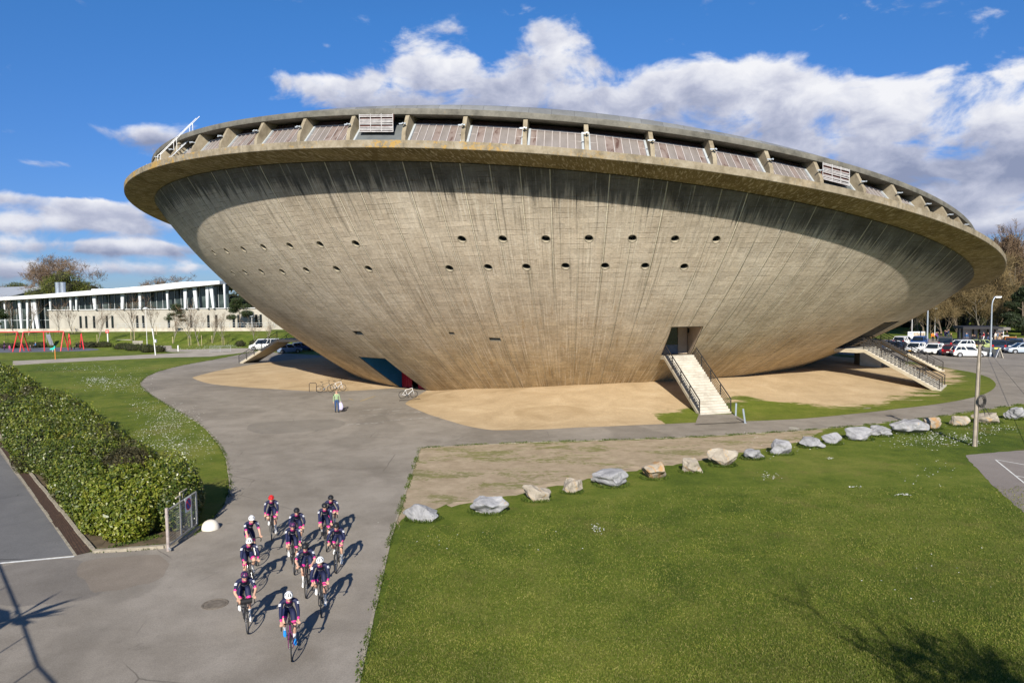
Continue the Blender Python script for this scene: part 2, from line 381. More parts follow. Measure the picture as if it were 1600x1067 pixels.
strip('brick_gutter',[a.lerp(BR[i+1],t) for i,a in enumerate(BR[:-1]) for t in np.linspace(0,1,8,False)],[a.lerp(BL[i+1],t) for i,a in enumerate(BL[:-1]) for t in np.linspace(0,1,8,False)],.014,brickmat())
def kerb(name,P,w,h,z=0.0,gap=1.0,label=None):
    mb=MB(); L=0
    for a,b in zip(P[:-1],P[1:]):
        n=max(1,round((b-a).length/gap))
        for i in range(n):
            p,q=a.lerp(b,i/n),a.lerp(b,(i+1)/n); d=(q-p)*.006; o=Vector((random.gauss(0,.008),random.gauss(0,.008),z+h/2-.04+random.gauss(0,.006)))
            mb.beam(p+d+o,q-d+o,w,h+.08)
    return tag(mb.build(name,CONC),kind='structure')
kerb('kerb',BR,.11,.09); kerb('kerb',BL,.08,.025)
kerb('kerb',pts([(146,863),(200,860),(257,856),(290,842),(312,826)]),.16,.11)
kerb('kerb',kerb_right[:5],.07,.03)
kerb('kerb',road_low[3:],.07,.015)
kerb('kerb',lawn_edge[6:],.06,.02)
soil_mat=mat('soil',(.10,.075,.045),.95,0,.4,2,bump=.5)
_n=Vector((BR[2].y-BR[0].y,BR[0].x-BR[2].x,0)).normalized(); _n=_n if _n.x>0 else -_n
def soil():
    L=[BR[0].lerp(BR[2],t) for t in np.linspace(0,1,30)]+[BR[3].copy()]; A=[q+_n*.05 for q in L]; B=[q+_n*(2.3+.25*math.sin(i*1.7)+.15*math.sin(i*4.1)) for i,q in enumerate(L)]
    strip('soil_bed',A,B,.010,soil_m)
    sheet('soil_bed',pts([(152,860),(200,857.5),(255,853.5),(288,838.5),(309,823),(303,800),(258,795),(205,802)]),.013,soil_m,.04)
soil_m=soil_mat; soil()
for P_,z_,A_,B_ in(([(0,886),(118,875),(165,896),(150,931),(60,946),(-30,938)],.0105,(.150,.134,.118),(.205,.185,.165)),([(128,878),(246,869),(256,900),(200,918),(140,922)],.0115,(.175,.146,.118),(.235,.20,.165)),([(395,662),(520,655),(530,668),(410,678)],.0105,(.160,.142,.122),(.22,.198,.17))):
    sheet('asphalt_patch',catmull(pts(P_),4,True),z_,mk_asphalt('patch_asphalt',A_,B_,.7,.6),.05)
# painted lines
def line(a,b,w,z=.016,m=None,name='painted_line'):
    a,b=g(*a),g(*b); d=(b-a).normalized(); n=Vector((-d.y,d.x,0))*w/2
    return sheet(name,[a+n,a-n,b-n,b+n],z,m or WHITE_LINE)
line((-40,884),(116,869.5),.13,.018)
WORN=NT('worn_road_paint'); _v=WORN.coord('Position'); WORN=WORN.fin(WORN.mix(WORN.step(WORN.noise(_v,2.5,5,.7),.42,.6),(.17,.155,.14),(.45,.44,.41)),.85)
YEL=mat('worn_yellow_paint',(.36,.27,.11),.85,0,.3,3)
for a,b in(((560,642),(628,637)),((560,650),(656,644)),((598,658),(692,651)),((540,664),(600,660)),((606,643),(628,641))): line(a,b,.12,.016,WORN)
line((563,627),(586,619),.12,.016,YEL); line((545,623),(552,625),.1,.016,YEL)
for a,b in(((1555,718),(1612,764)),((1555,718),(1640,733)),((1587,743.5),(1640,752))): line(a,b,.07,.012)
# ------------------------------------------------------------------ the arena
CX,CY=6.7099,86.8667
def zt(p): return 12.73-.06*np.cos(2*(p-.55127))+5.787*np.cos(p+.8819)
def Rr(p): return 46.015-1.6402*np.cos(2*(p-.75151))
def Rb(p): return 25.2148-.5288*np.cos(2*(p-.75151))
OV=2.413; DZ=-.3977; CC=.4365
def shell_r(p,t):
    rb=Rb(p); return rb+(Rr(p)-OV-rb)*t*(1+CC*(1-t))
def shell_p(p,t,off=0.0):
    r=shell_r(p,t); z=(zt(p)+DZ)*t
    if np.any(off):
        e=1e-3; dr=(shell_r(p,t+e)-r)/e; dz=zt(p)+DZ; L=np.hypot(dr,dz); r=r-off*dz/L; z=z+off*dr/L
    return np.stack([r*np.sin(p),-r*np.cos(p),z],-1)
def shell_t(p,z): return z/(zt(p)+DZ)
AR=empty('arena',(CX,CY,0)); tag(AR,'huge flying saucer shaped concrete arena with a sloping rim of slanted windows','arena')
def concrete_shell():
    t=NT('board_concrete'); U=t.sep(t.coord(uv='UVMap')); u,z=U[0],U[1]; T=t.sep(t.coord(uv='tr'))[0]
    pv=t.coord('Object')
    # courses of board marks
    bv=t.comb(t.math('MULTIPLY',u,.70),z)
    b=t.node('ShaderNodeTexBrick'); t.set(b.inputs['Vector'],bv); b.inputs['Scale'].default_value=1
    b.inputs['Brick Width'].default_value=1.25; b.inputs['Row Height'].default_value=.31; b.inputs['Mortar Size'].default_value=.0; b.inputs['Mortar Smooth'].default_value=.3
    b.inputs[1].default_value=(.90,.90,.90,1); b.inputs[2].default_value=(1.10,1.10,1.10,1); b.inputs[3].default_value=(1,1,1,1)
    zf=t.math('ABSOLUTE',t.math('SUBTRACT',t.math('FRACT',t.math('MULTIPLY',t.math('ADD',z,t.math('MULTIPLY_ADD',t.noise(t.comb(t.math('MULTIPLY',u,.3),z),1.5,2),.05,-.025)),1/.31)),.5)); mort=t.step(zf,.43,.48)
    mask=t.step(t.noise(t.comb(t.math('MULTIPLY',u,.5),t.math('MULTIPLY',z,2.2)),1.0,4,.7),.47,.60)
    big=t.noise(pv,.10,5,.62,.5); mid=t.noise(t.comb(t.math('MULTIPLY',u,.35),t.math('MULTIPLY',z,.5)),1.0,5,.7)
    c=t.ramp(t.math('ADD',t.math('MULTIPLY',big,.5),t.math('MULTIPLY',mid,.5)),[(.36,(.425,.352,.268)),(.52,(.535,.457,.360)),(.66,(.615,.542,.445))])
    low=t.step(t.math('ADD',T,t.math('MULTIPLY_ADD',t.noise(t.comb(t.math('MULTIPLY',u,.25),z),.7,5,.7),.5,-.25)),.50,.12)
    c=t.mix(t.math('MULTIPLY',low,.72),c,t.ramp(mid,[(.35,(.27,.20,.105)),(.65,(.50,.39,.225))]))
    c=t.mix(1,c,b.outputs[0],'MULTIPLY')
    # run-off streaks along the slope
    s1=t.noise(t.comb(t.math('MULTIPLY',u,2.6),t.math('MULTIPLY',z,.16)),1.0,6,.72,.15)
    s2=t.noise(t.comb(t.math('MULTIPLY',u,5.5),t.math('MULTIPLY',z,.30),4.0),1.0,5,.75,.1)
    c=t.mix(t.math('MULTIPLY',t.step(s1,.52,.67),.62),c,(.20,.175,.135))
    c=t.mix(t.math('MULTIPLY',t.step(s2,.53,.64),.72),c,(.72,.65,.54))
    rust=t.math('MULTIPLY',t.step(t.noise(t.comb(t.math('MULTIPLY',u,1.9),t.math('MULTIPLY',z,.5),8.0),1.0,5,.75),.56,.68),t.step(T,.75,.35))
    c=t.mix(t.math('MULTIPLY',rust,.55),c,(.30,.175,.06))
    # run-off grime below the rim joint, darkened further to paint in the rim's shade
    dpt=t.math('DIVIDE',t.math('MULTIPLY',z,t.math('SUBTRACT',1.0,T)),t.math('MAXIMUM',T,.05)); gr=t.math('ADD',dpt,t.math('MULTIPLY_ADD',s1,-4.4,2.2)); grime_shade=t.math('MAXIMUM',t.step(gr,2.1,.9),t.math('MULTIPLY',t.step(gr,4.4,1.6),.30))
    c=t.mix(t.math('MULTIPLY',grime_shade,.88),c,t.mix(t.step(mid,.35,.65),(.045,.044,.040),(.105,.10,.09)))
    ws=t.math('MULTIPLY',t.step(s2,.575,.70),grime_shade); c=t.mix(t.math('MULTIPLY',ws,.7),c,(.40,.385,.35))
    # course joints (broken) and long formwork joints
    jm=t.math('MULTIPLY',t.math('MULTIPLY',mort,mask),.48); c=t.mix(jm,c,(.085,.07,.05))
    jn=t.math('MULTIPLY',t.math('MULTIPLY',mort,t.math('SUBTRACT',1,mask)),.10); c=t.mix(jn,c,(.12,.10,.075))
    def lines(per,ph,w):
        f=t.math('FRACT',t.math('MULTIPLY_ADD',u,1/per,ph)); return t.math('ABSOLUTE',t.math('SUBTRACT',f,.5)),f
    d1,f1=lines(2.4,.5+.8/2.4,0); wig=t.step(t.noise(t.comb(t.math('MULTIPLY',u,.42),t.math('MULTIPLY',z,.05),2.),1,3),.36,.56)
    ridge=t.math('MULTIPLY',t.step(d1,.030,.008),wig)
    d2,f2=lines(.48,.2,0); r2=t.math('MULTIPLY',t.step(d2,.10,.02),t.step(t.noise(t.comb(t.math('MULTIPLY',u,2.1),t.math('MULTIPLY',z,.22),5.),1,3),.54,.66))
    c=t.mix(t.math('MULTIPLY',ridge,.8),c,(.80,.72,.56)); dk=t.math('MULTIPLY',t.math('MULTIPLY',t.step(t.math('ABSOLUTE',t.math('SUBTRACT',f1,.545)),.03,.006),wig),.44); c=t.mix(dk,c,(.09,.07,.045))
    c=t.mix(t.math('MULTIPLY',r2,.38),c,(.11,.085,.05))
    c=t.mix(1,c,t.ramp(t.noise(pv,6,5,.75),[(.3,.84),(.7,1.14)]),'MULTIPLY')
    m=t.fin(c,.92,.15)
    h=t.math('ADD',t.math('MULTIPLY',ridge,1.0),t.math('ADD',t.math('MULTIPLY',jm,-.9),t.math('MULTIPLY',t.noise(pv,3,5,.7),.6)))
    t.bump(t.math('ADD',h,t.math('MULTIPLY',t.sep(b.outputs[0])[0],.7)),.9,.06)
    return m
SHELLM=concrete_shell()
def rim_mats():
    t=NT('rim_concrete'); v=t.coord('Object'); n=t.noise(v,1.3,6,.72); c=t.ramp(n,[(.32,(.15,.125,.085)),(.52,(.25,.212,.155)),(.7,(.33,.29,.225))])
    c=t.mix(t.math('MULTIPLY',t.step(t.noise(t.coord('Object',scale=(1,1,.25)),2.3,4,.7),.56,.66),.55),c,(.13,.115,.09))
    lich=t.step(t.math('ADD',t.noise(t.coord('Object',scale=(.5,.5,.5)),.55,3,.6),t.math('MULTIPLY_ADD',t.noise(v,4,5,.75),.9,-.45)),.565,.64)
    sd=t.sep(v)[0]; lich=t.math('MULTIPLY',lich,t.math('MULTIPLY_ADD',t.step(sd,4,-14),.85,.15))
    c=t.mix(t.math('MULTIPLY',lich,.70),c,(.40,.24,.05)); m1=t.fin(c,.92,.15); t.bump(t.noise(v,9,5,.75),.7,.04)
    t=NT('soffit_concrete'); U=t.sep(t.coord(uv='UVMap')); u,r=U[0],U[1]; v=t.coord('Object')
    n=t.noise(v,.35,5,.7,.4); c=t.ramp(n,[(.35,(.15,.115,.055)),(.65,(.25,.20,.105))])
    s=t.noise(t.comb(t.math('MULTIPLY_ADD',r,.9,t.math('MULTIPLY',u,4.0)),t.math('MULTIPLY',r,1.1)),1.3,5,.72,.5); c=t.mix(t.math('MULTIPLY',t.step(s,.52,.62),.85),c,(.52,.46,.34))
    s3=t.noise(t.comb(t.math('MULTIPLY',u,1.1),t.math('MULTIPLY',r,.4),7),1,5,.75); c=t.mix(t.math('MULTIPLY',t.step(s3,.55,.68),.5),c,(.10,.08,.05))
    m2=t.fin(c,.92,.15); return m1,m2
RIMM,SOFM=rim_mats()
STRC=NT('stained_concrete'); _v=STRC.coord('Object'); _c=STRC.ramp(STRC.noise(_v,.9,6,.7),[(.32,(.17,.14,.095)),(.5,(.26,.22,.158)),(.7,(.34,.30,.225))])
_c=STRC.mix(STRC.math('MULTIPLY',STRC.step(STRC.noise(STRC.coord('Object',scale=(2,2,.4)),1.6,5,.7),.54,.68),.5),_c,(.14,.12,.085)); STRC=STRC.fin(_c,.92,.15)
def shell():
    NP,NT_=600,44
    ph=np.linspace(-PI,PI,NP+1); tt=np.concatenate([[-.06],np.linspace(0,1,NT_)])
    P,T=np.meshgrid(ph,tt,indexing='ij')
    out=shell_p(P,T); inn=shell_p(P,T,.55); inn[:,0,2]=out[:,0,2]-.1; 
    n,m=P.shape; V=np.concatenate([out[:-1].reshape(-1,3),inn[:-1].reshape(-1,3)]); o2=(n-1)*m
    F=[];UV=[];TR=[]
    pd=np.degrees(ph); zz=out[...,2]
    for i in range(n-1):
        i2=(i+1)%(n-1)
        for j in range(m-1):
            a,b,c,d=i*m+j,i2*m+j,i2*m+j+1,i*m+j+1
            F.append((a,b,c,d)); F.append((o2+a,o2+d,o2+c,o2+b))
            uv=[(pd[i],zz[i,j]),(pd[i+1],zz[i+1,j]),(pd[i+1],zz[i+1,j+1]),(pd[i],zz[i,j+1])]; tr=[(tt[j],0),(tt[j],0),(tt[j+1],0),(tt[j+1],0)]
            UV+=uv+[uv[0],uv[3],uv[2],uv[1]]; TR+=tr+[tr[0],tr[3],tr[2],tr[1]]
        for j,fl in((0,1),(m-1,0)):
            a,b=i*m+j,i2*m+j; q=(a,b,o2+b,o2+a)
            F.append(q[::-1] if fl else q); UV+=[(pd[i],zz[i,j])]*4; TR+=[(tt[j],0)]*4
    # make windings point outward
    me=D.meshes.new('shell'); me.from_pydata(V.tolist(),[],F)
    for nm,U in(('UVMap',UV),('tr',TR)):
        l=me.uv_layers.new(name=nm); l.data.foreach_set('uv',np.asarray(U,np.float32).ravel())
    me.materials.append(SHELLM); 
    o=link('shell',me,AR); return o
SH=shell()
# openings: port-holes, hatches and three doorways cut through the shell
UPP=[(-52.2,12.90),(-47.75,12.85),(-43.2,12.80),(-38.9,12.80),(-34.4,12.73),(-30.0,12.67),(-25.5,12.58),(-14.1,12.57),(-10.2,12.51),(-6.2,12.45),(-2.25,12.43),(1.75,12.40),(5.75,12.35),(9.75,12.32)]
LOW=[(-52.6,11.13),(-48.1,11.12),(-43.6,11.06),(-39.2,10.95),(-34.7,10.97),(-30.0,10.95),(-25.7,10.88),(-16.3,10.74),(-12.2,10.75),(-8.3,10.72),(-4.4,10.73),(-.5,10.70),(3.5,10.67),(7.5,10.60)]
cut=MB(); DARK=mat('dark_interior',(.012,.012,.013),.6); GLASS_D=mat('dark_glass',(.012,.016,.02),.08,0,.3,2,.6)
PORTM=mat('porthole_concrete',(.30,.265,.20),.9)
def frame_at(p,t):
    e=1e-3; a=Vector(shell_p(np.array(p),np.array(t))); du=(Vector(shell_p(np.array(p+e),np.array(t)))-a).normalized(); dv_=(Vector(shell_p(np.array(p),np.array(t+e)))-a).normalized()
    n=du.cross(dv_).normalized()
    if n.dot(Vector((a.x,a.y,0)))<0: n=-n
    return a,du,dv_,n
for i,(pd_,z_) in enumerate(UPP+LOW):
    p=rad(pd_); a,du,dv_,n=frame_at(p,float(shell_t(p,z_))); T=Matrix((du,dv_,n)).transposed().to_4x4(); T.translation=a
    r=.31; cut.lathe([(r,-.42),(r*1.04,.3)],20,T=T)
    mb=MB(); mb.lathe([(r-.005,-.40),(r-.005,-.36)],20,T=T,m=0)
    rg=[(r+.005,-.10),(r-.035,-.10),(r-.035,-.30),(r+.005,-.30)]
    mb.build('porthole',[GLASS_D],AR,30)
    ri=MB(); n2=24; vv=[];ff=[]
    for j in range(n2):
        for rr,zz in((r*1.05,.012),(r-.03,.012),(r-.03,-.2),(r*1.05,-.2)):
            an=2*PI*j/n2; vv.append(T@Vector((rr*math.cos(an),rr*math.sin(an),zz)))
    for j in range(n2):
        for k in range(4): ff.append((j*4+k,((j+1)%n2)*4+k,((j+1)%n2)*4+(k+1)%4,j*4+(k+1)%4))
    ri.add(vv,ff); ri.build('porthole_ring',[PORTM],AR,40)
WC=Vector((CX,CY,0))
def tunnel(o,ax,w,z0,z1,d0,d1):
    """vertical sided passage: o entry centre (world xy), ax inward direction"""
    ax=Vector(ax).to_3d().normalized(); o=Vector((o[0]-CX,o[1]-CY,0)); R=Matrix((ax,Vector((-ax.y,ax.x,0)),Vector((0,0,1)))).transposed().to_4x4(); R.translation=o
    cut.box(((d0+d1)/2,0,(z0+z1)/2),(d1-d0,w,z1-z0),T=R)
    return R
# main door
RD=tunnel((13.34,53.1),(-.03,1,0),2.58,3.88,6.30,-3,10.5)
# ground level blue entrance
RE=tunnel((-12.75,63.25),(.64,.77,0),3.76,-1.2,3.40,-3,9.5)
# right hand door above its stair
axR=Vector((-.79,.61,0)); RR_=tunnel((35.0,65.3),axR,4.2,3.5,6.0,-5,9)
axF=Vector((-.975,.22,0)); RF=tunnel((39.7,78.8),axF,3.2,3.5,5.9,-6,9)
# slot hatches
HATCH=[((560,521),(-35.75,5.80),1.0,.6),((773,531),(-14.0,5.39),.9,.48),((706,521),(-19.75,5.89),.45,.33)]
for _,(pd_,z_),w,h in HATCH:
    a,du,dv_,n=frame_at(rad(pd_),float(shell_t(rad(pd_),z_))); T=Matrix((du,dv_,n)).transposed().to_4x4(); T.translation=a
    cut.box((0,0,-.05),(w,h,.7),T=T)
    mb=MB(); mb.box((0,0,-.38),(w-.01,h-.01,.04),T=T); mb.box((0,-h/2+.03,-.2),(w-.01,.06,.3),T=T,m=1); mb.build('hatch',[DARK,PORTM],AR)
cme=cut.mesh('cutter',[SHELLM]); co=D.objects.new('cutter',cme); COL.objects.link(co); co.parent=AR
bpy.context.view_layer.update()
bmod=SH.modifiers.new('cut','BOOLEAN'); bmod.operation='DIFFERENCE'; bmod.object=co; bmod.solver='EXACT'
dg=bpy.context.evaluated_depsgraph_get(); nm=D.meshes.new_from_object(SH.evaluated_get(dg)); SH.modifiers.clear(); old=SH.data; SH.data=nm; D.meshes.remove(old); D.objects.remove(co); D.meshes.remove(cme)
print('shell faces',len(nm.polygons)); nm.shade_smooth(); nm.set_sharp_from_angle(angle=rad(35))
# door linings
BEIGE=mat('beige_render',(.42,.33,.25),.85,0,.12,1); BLUEW=mat('blue_painted_wall',(.012,.115,.24),.6,0,.15,.8); REDD=mat('red_painted_door',(.36,.015,.03),.5,0,.12,2); GREYP=mat('grey_panel',(.13,.15,.19),.4)
def front_x(R,y,z):
    for i in range(1200):
        x=-8+i*.02; q=R@Vector((x,y,z)); pp=math.atan2(q.x,-q.y)
        if math.hypot(q.x,q.y)<float(shell_r(pp,shell_t(pp,z))): return x
    return 4
def side_wall(mb,R,y,w,z0,z1,back,m=0,inset=.12):
    zs=np.linspace(z0,z1,7); poly=[(front_x(R,y,max(float(z),-.6))+inset,float(z)) for z in zs]+[(back,z1),(back,z0)]
    mb.prism(poly,w,m,T=R@Matrix.Translation((0,y,0)))
def slab_in(mb,R,w,z,h,back,m=0,inset=.15):
    pl_=[]
    ys=np.linspace(-w/2,w/2,7); f=[(front_x(R,float(y),z)+inset,float(y)) for y in ys]; k=len(f)
    loop=f+[(back,w/2),(back,-w/2)]; n=len(loop)
    v=[R@Vector((x,y,z-h/2)) for x,y in loop]+[R@Vector((x,y,z+h/2)) for x,y in loop]
    mb.add(v,[tuple(range(n-1,-1,-1)),tuple(range(n,2*n))]+[(i,(i+1)%n,n+(i+1)%n,n+i) for i in range(n)],m)
PALE=mat('pale_concrete',(.52,.50,.46),.9)
mb=MB(); slab_in(mb,RD,2.52,3.85,.06,10); mb.build('threshold',[PALE],AR)
mb=MB(); side_wall(mb,RD,-1.24,.08,3.89,6.28,9.6); side_wall(mb,RD,1.24,.08,3.89,6.28,9.6); slab_in(mb,RD,2.36,6.265,.06,9.6); mb.build('doorway_lining',[BEIGE],AR)
xb=front_x(RD,0,3.9)+.95
mb=MB(); mb.box((xb,.40,5.45),(.06,1.56,1.62),T=RD); mb.build('door',[GLASS_D],AR)
mb=MB(); mb.box((xb-.03,.40,4.26),(.05,1.56,.74),T=RD); mb.build('door_panel',[GREYP],AR)
mb=MB(); mb.box((xb+.1,-.79,5.06),(.3,.76,2.35),T=RD); mb.build('door_jamb',[BEIGE],AR)
mb=MB(); mb.box((xb-.5,-1.14,5.8),(.2,.12,.40),T=RD); mb.build('wall_lamp',[DARK],AR)
xe=front_x(RE,1.5,0.0)
mb=MB(); side_wall(mb,RE,1.83,.08,-.9,3.38,10); mb.build('entrance_wall',[BLUEW],AR)
mb=MB(); side_wall(mb,RE,-1.83,.08,-.9,3.38,10); mb.build('entrance_wall',[BLUEW],AR)
mb=MB(); slab_in(mb,RE,3.56,3.37,.05,10); mb.build('entrance_ceiling',[mat('dim_plaster',(.16,.15,.13),.9)],AR)
xe+=.25
mb=MB(); mb.box((xe,1.05,1.25),(.08,1.40,2.9),T=RE)
for k in range(4): mb.box((xe-.06,1.62-.34*k,1.25),(.03,.03,2.9),T=RE)
mb.box((xe-.07,1.05,1.62),(.03,1.1,.06),T=RE,m=1); mb.build('entrance_door',[REDD,mat('pale_bar',(.5,.32,.32),.5)],AR)
mb=MB(); mb.box((xe,-1.15,1.25),(.08,1.2,2.9),T=RE); mb.build('entrance_door',[REDD],AR)
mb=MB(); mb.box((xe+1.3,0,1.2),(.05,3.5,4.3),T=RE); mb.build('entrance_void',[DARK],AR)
DULL=mat('dull_render',(.20,.165,.12),.9)
for R_,w in((RR_,4.2),(RF,3.2)):
    mb=MB(); slab_in(mb,R_,w-.04,3.47,.05,8.8); mb.build('threshold',[mat('grey_slab',(.30,.27,.22),.9)],AR)
    mb=MB(); side_wall(mb,R_,w/2-.05,.08,3.51,5.88,8.8); side_wall(mb,R_,-w/2+.05,.08,3.51,5.88,8.8); slab_in(mb,R_,w-.2,5.86,.06,8.8); mb.build('doorway_lining',[DULL],AR)
    xk=front_x(R_,0,3.6)
    mb=MB(); mb.box((xk+1.6,0,4.68),(.08,w-.2,2.3),T=R_); mb.build('door',[mat('brown_door',(.07,.035,.025),.6)],AR)
# rim slab: edge band and soffit
def ring(name,prof,mats,n=480,smooth=35,uvr=True,a0=-PI,a1=PI):
    """prof: list of functions p -> (r,z)"""
    full=abs((a1-a0)-2*PI)<1e-6; ph=np.linspace(a0,a1,n+1); rows=[]
    for fn in prof:
        r,z=fn(ph); r=r+0*ph; z=z+0*ph; rows.append(np.stack([r*np.sin(ph),-r*np.cos(ph),z],-1))
    P=np.stack(rows,1); U=np.stack([np.degrees(ph)[:,None]+0*P[...,0],np.hypot(P[...,0],P[...,1])],-1)
    o=grid_mesh(name,P,U,mats,AR,True); o.data.set_sharp_from_angle(angle=rad(smooth)); return o
BT=.46
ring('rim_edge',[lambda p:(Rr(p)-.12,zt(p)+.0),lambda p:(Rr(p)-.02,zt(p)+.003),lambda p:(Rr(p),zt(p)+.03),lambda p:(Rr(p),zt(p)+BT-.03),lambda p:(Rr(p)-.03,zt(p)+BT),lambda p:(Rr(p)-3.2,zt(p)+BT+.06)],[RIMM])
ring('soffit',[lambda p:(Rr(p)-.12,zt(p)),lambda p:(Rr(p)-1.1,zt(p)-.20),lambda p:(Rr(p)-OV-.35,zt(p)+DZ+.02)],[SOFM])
# clerestory: fins, slanted windows, roof beam
FH=2.06; R1=1.6; R2=2.4; G1=1.8; G2=3.45
def rp(p,r,z): return Vector((float(r)*math.sin(p),-float(r)*math.cos(p),float(z)))
fpos=lambda k:-2.7+(5.2 if k>=0 else 4.78)*k
fins=[rad(fpos(k)) for k in range(-37,35)]
FIN_R=[]
for p in fins:
    a,b=zt(p)+BT-.03,zt(p)+BT+FH; R=Rr(p); mb=MB(); w=.13
    poly=[(R-R1,a),(R-R1-.15,a+.9),(R-R2,b),(R-G2-.6,b),(R-G1-1.0,a)]
    u=Vector((math.cos(p),math.sin(p),0)); k=len(poly); pp=[rp(p,r,z) for r,z in poly]
    mb.add([q-u*w for q in pp]+[q+u*w for q in pp],[tuple(range(k-1,-1,-1)),tuple(range(k,2*k))]+[(i,(i+1)%k,k+(i+1)%k,k+i) for i in range(k)])
    mb.build('fin',[STRC],AR)
def glaz():
    t=NT('frosted_glazing'); U=t.sep(t.coord(uv='UVMap')); u,v=U[0],U[1]
    cell=t.math('FLOOR',u); wn=t.node('ShaderNodeTexWhiteNoise',noise_dimensions='1D'); t.set(wn.inputs['W'],cell); r=wn.outputs['Value']
    n=t.noise(t.comb(t.math('MULTIPLY',u,.45),v),1.3,4,.6); 
    fro=t.ramp(n,[(.3,(.165,.146,.138)),(.7,(.225,.204,.196))]); wv=t.noise(t.comb(t.math('MULTIPLY',u,.8),t.math('MULTIPLY',v,2.2)),1.1,3,.6,.8)
    clr=t.ramp(wv,[(.34,(.09,.055,.048)),(.44,(.18,.142,.13)),(.62,(.225,.185,.172))])
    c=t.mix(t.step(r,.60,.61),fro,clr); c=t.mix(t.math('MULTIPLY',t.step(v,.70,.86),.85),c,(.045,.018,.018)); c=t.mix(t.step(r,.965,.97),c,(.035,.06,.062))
    return t.fin(c,.22,.5)
GLZ=glaz(); GLZ2=mat('dim_glazing',(.10,.12,.12),.15,0,.3,1,.6); FRM=mat('window_bar',(.34,.31,.305),.5); FLASH=mat('zinc_flashing',(.46,.50,.54),.4,.3,.1,2); LOUV=mat('louvre_slats',(.36,.35,.355),.6,0,.25,4); TAR=mat('bitumen_sheet',(.10,.11,.115),.7,0,.2,1); LBACK=mat('rust_louvre_back',(.13,.055,.045),.8)
def gp(p,v,off=0.0):
    """point on the glass plane of the bay"""
    R=Rr(p); z=zt(p)+BT+.02+v*(FH-.10); r=R-G1-(G2-G1)*v
    return rp(p,r+off*.78,z+off*.62)
for k in range(-19,19):
    p0,p1=rad(fpos(k)+.22),rad(fpos(k+1)-.22)
    louv=k in(-4,4)
    pl=lambda s:p0+(p1-p0)*s
    mb=MB(); vv=[gp(pl(i/7),j,0) for j in(0,.5,1) for i in range(8)]; ff=[(j*8+i,j*8+i+1,(j+1)*8+i+1,(j+1)*8+i) for j in range(2) for i in range(7)]
    mb.add(vv,ff); mb.UV=[(k*7+i*.999,j) for j in(0,.5,1) for i in range(8)]
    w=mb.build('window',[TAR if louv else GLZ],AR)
    fr=MB()
    if not louv:
        for i in range(1,7): fr.beam(gp(pl(i/7),.0,.03),gp(pl(i/7),.80,.03),.05,.05)
        fr.beam(gp(p0,.80,.03),gp(p1,.80,.03),.09,.09); fr.beam(gp(p0,.50,-.02),gp(p1,.50,-.02),.06,.05); fr.beam(gp(p0,.01,.04),gp(p1,.01,.04),.06,.06)
        fr.build('window_bars',[FRM],w)
    for pp in(p0,p1):
        fl=MB(); fl.beam(gp(pp,.0,.05),gp(pp,.80,.05),.20,.10); fl.build('flashing',[FLASH],w)
    if louv:
        sl=MB(); lp=lambda s,h,o=0:rp(pl(s),Rr(pl(s))-2.2+o,zt(pl(s))+BT+h)
        sl.beam(lp(.10,1.50,-.10),lp(.78,1.50,-.10),.03,1.10,m=1)
        for j in range(12):
            h=.98+.092*j
            if j not in(4,9): sl.beam(lp(.10,h,random.uniform(-.02,.02)),lp(.78,h+random.uniform(-.025,.025)),.02,.062)
        for s in(.10,.33,.55,.78): sl.beam(lp(s,.94),lp(s,2.06),.04,.04)
        sl.build('louvre',[LOUV,LBACK],w)
mb=MB(); n=120
ph=np.linspace(rad(92),rad(268),n); vv=[rp(a,Rr(a)-R2-.6,zt(a)+BT+v) for a in ph for v in(0,FH)]
mb.add(vv,[(2*i,2*i+2,2*i+3,2*i+1) for i in range(n-1)]); mb.build('clerestory_wall',[STRC],AR)
for p in fins:
    if abs(p)<1.2:
        mb=MB(); R=Rr(p); z=zt(p)+BT+1.35; q=rp(p,R-R1-.12,z); u=Vector((math.cos(p),math.sin(p),0)); o=rp(p,1,0)
        mb.beam(q-o*.3,q+o*.12,.09,.06); mb.beam(q-u*.3-o*.05,q+u*.14-o*.05,.07,.07); mb.build('floodlight_bracket',[FLASH],AR)
ZB=FH
ROOFB=NT('roof_beam'); _v=ROOFB.coord('Object'); _c=ROOFB.ramp(ROOFB.noise(_v,1.0,6,.72),[(.32,(.085,.082,.072)),(.5,(.145,.138,.12)),(.7,(.21,.20,.175))])
_c=ROOFB.mix(ROOFB.math('MULTIPLY',ROOFB.step(ROOFB.noise(_v,2.2,4,.7),.66,.72),.5),_c,(.34,.24,.07)); ROOFB=ROOFB.fin(_c,.92,.15)
ZINC=NT('roof_zinc'); _u=ZINC.sep(ZINC.coord(uv='UVMap'))[0]; _n=ZINC.noise(ZINC.coord('Object'),.7,5,.7); _c=ZINC.ramp(_n,[(.3,(.13,.135,.14)),(.7,(.20,.205,.21))])
_w=ZINC.node('ShaderNodeTexWhiteNoise',noise_dimensions='1D'); ZINC.set(_w.inputs['W'],ZINC.math('FLOOR',ZINC.math('MULTIPLY',_u,.55))); _c=ZINC.mix(1,_c,ZINC.ramp(_w.outputs['Value'],[(0,.82),(1,1.12)]),'MULTIPLY')
_d=ZINC.math('FRACT',ZINC.math('MULTIPLY',_u,.55)); _c=ZINC.mix(ZINC.math('MULTIPLY',ZINC.step(_d,.035,.01),.6),_c,(.05,.05,.055)); ZINC=ZINC.fin(_c,.6,.3)
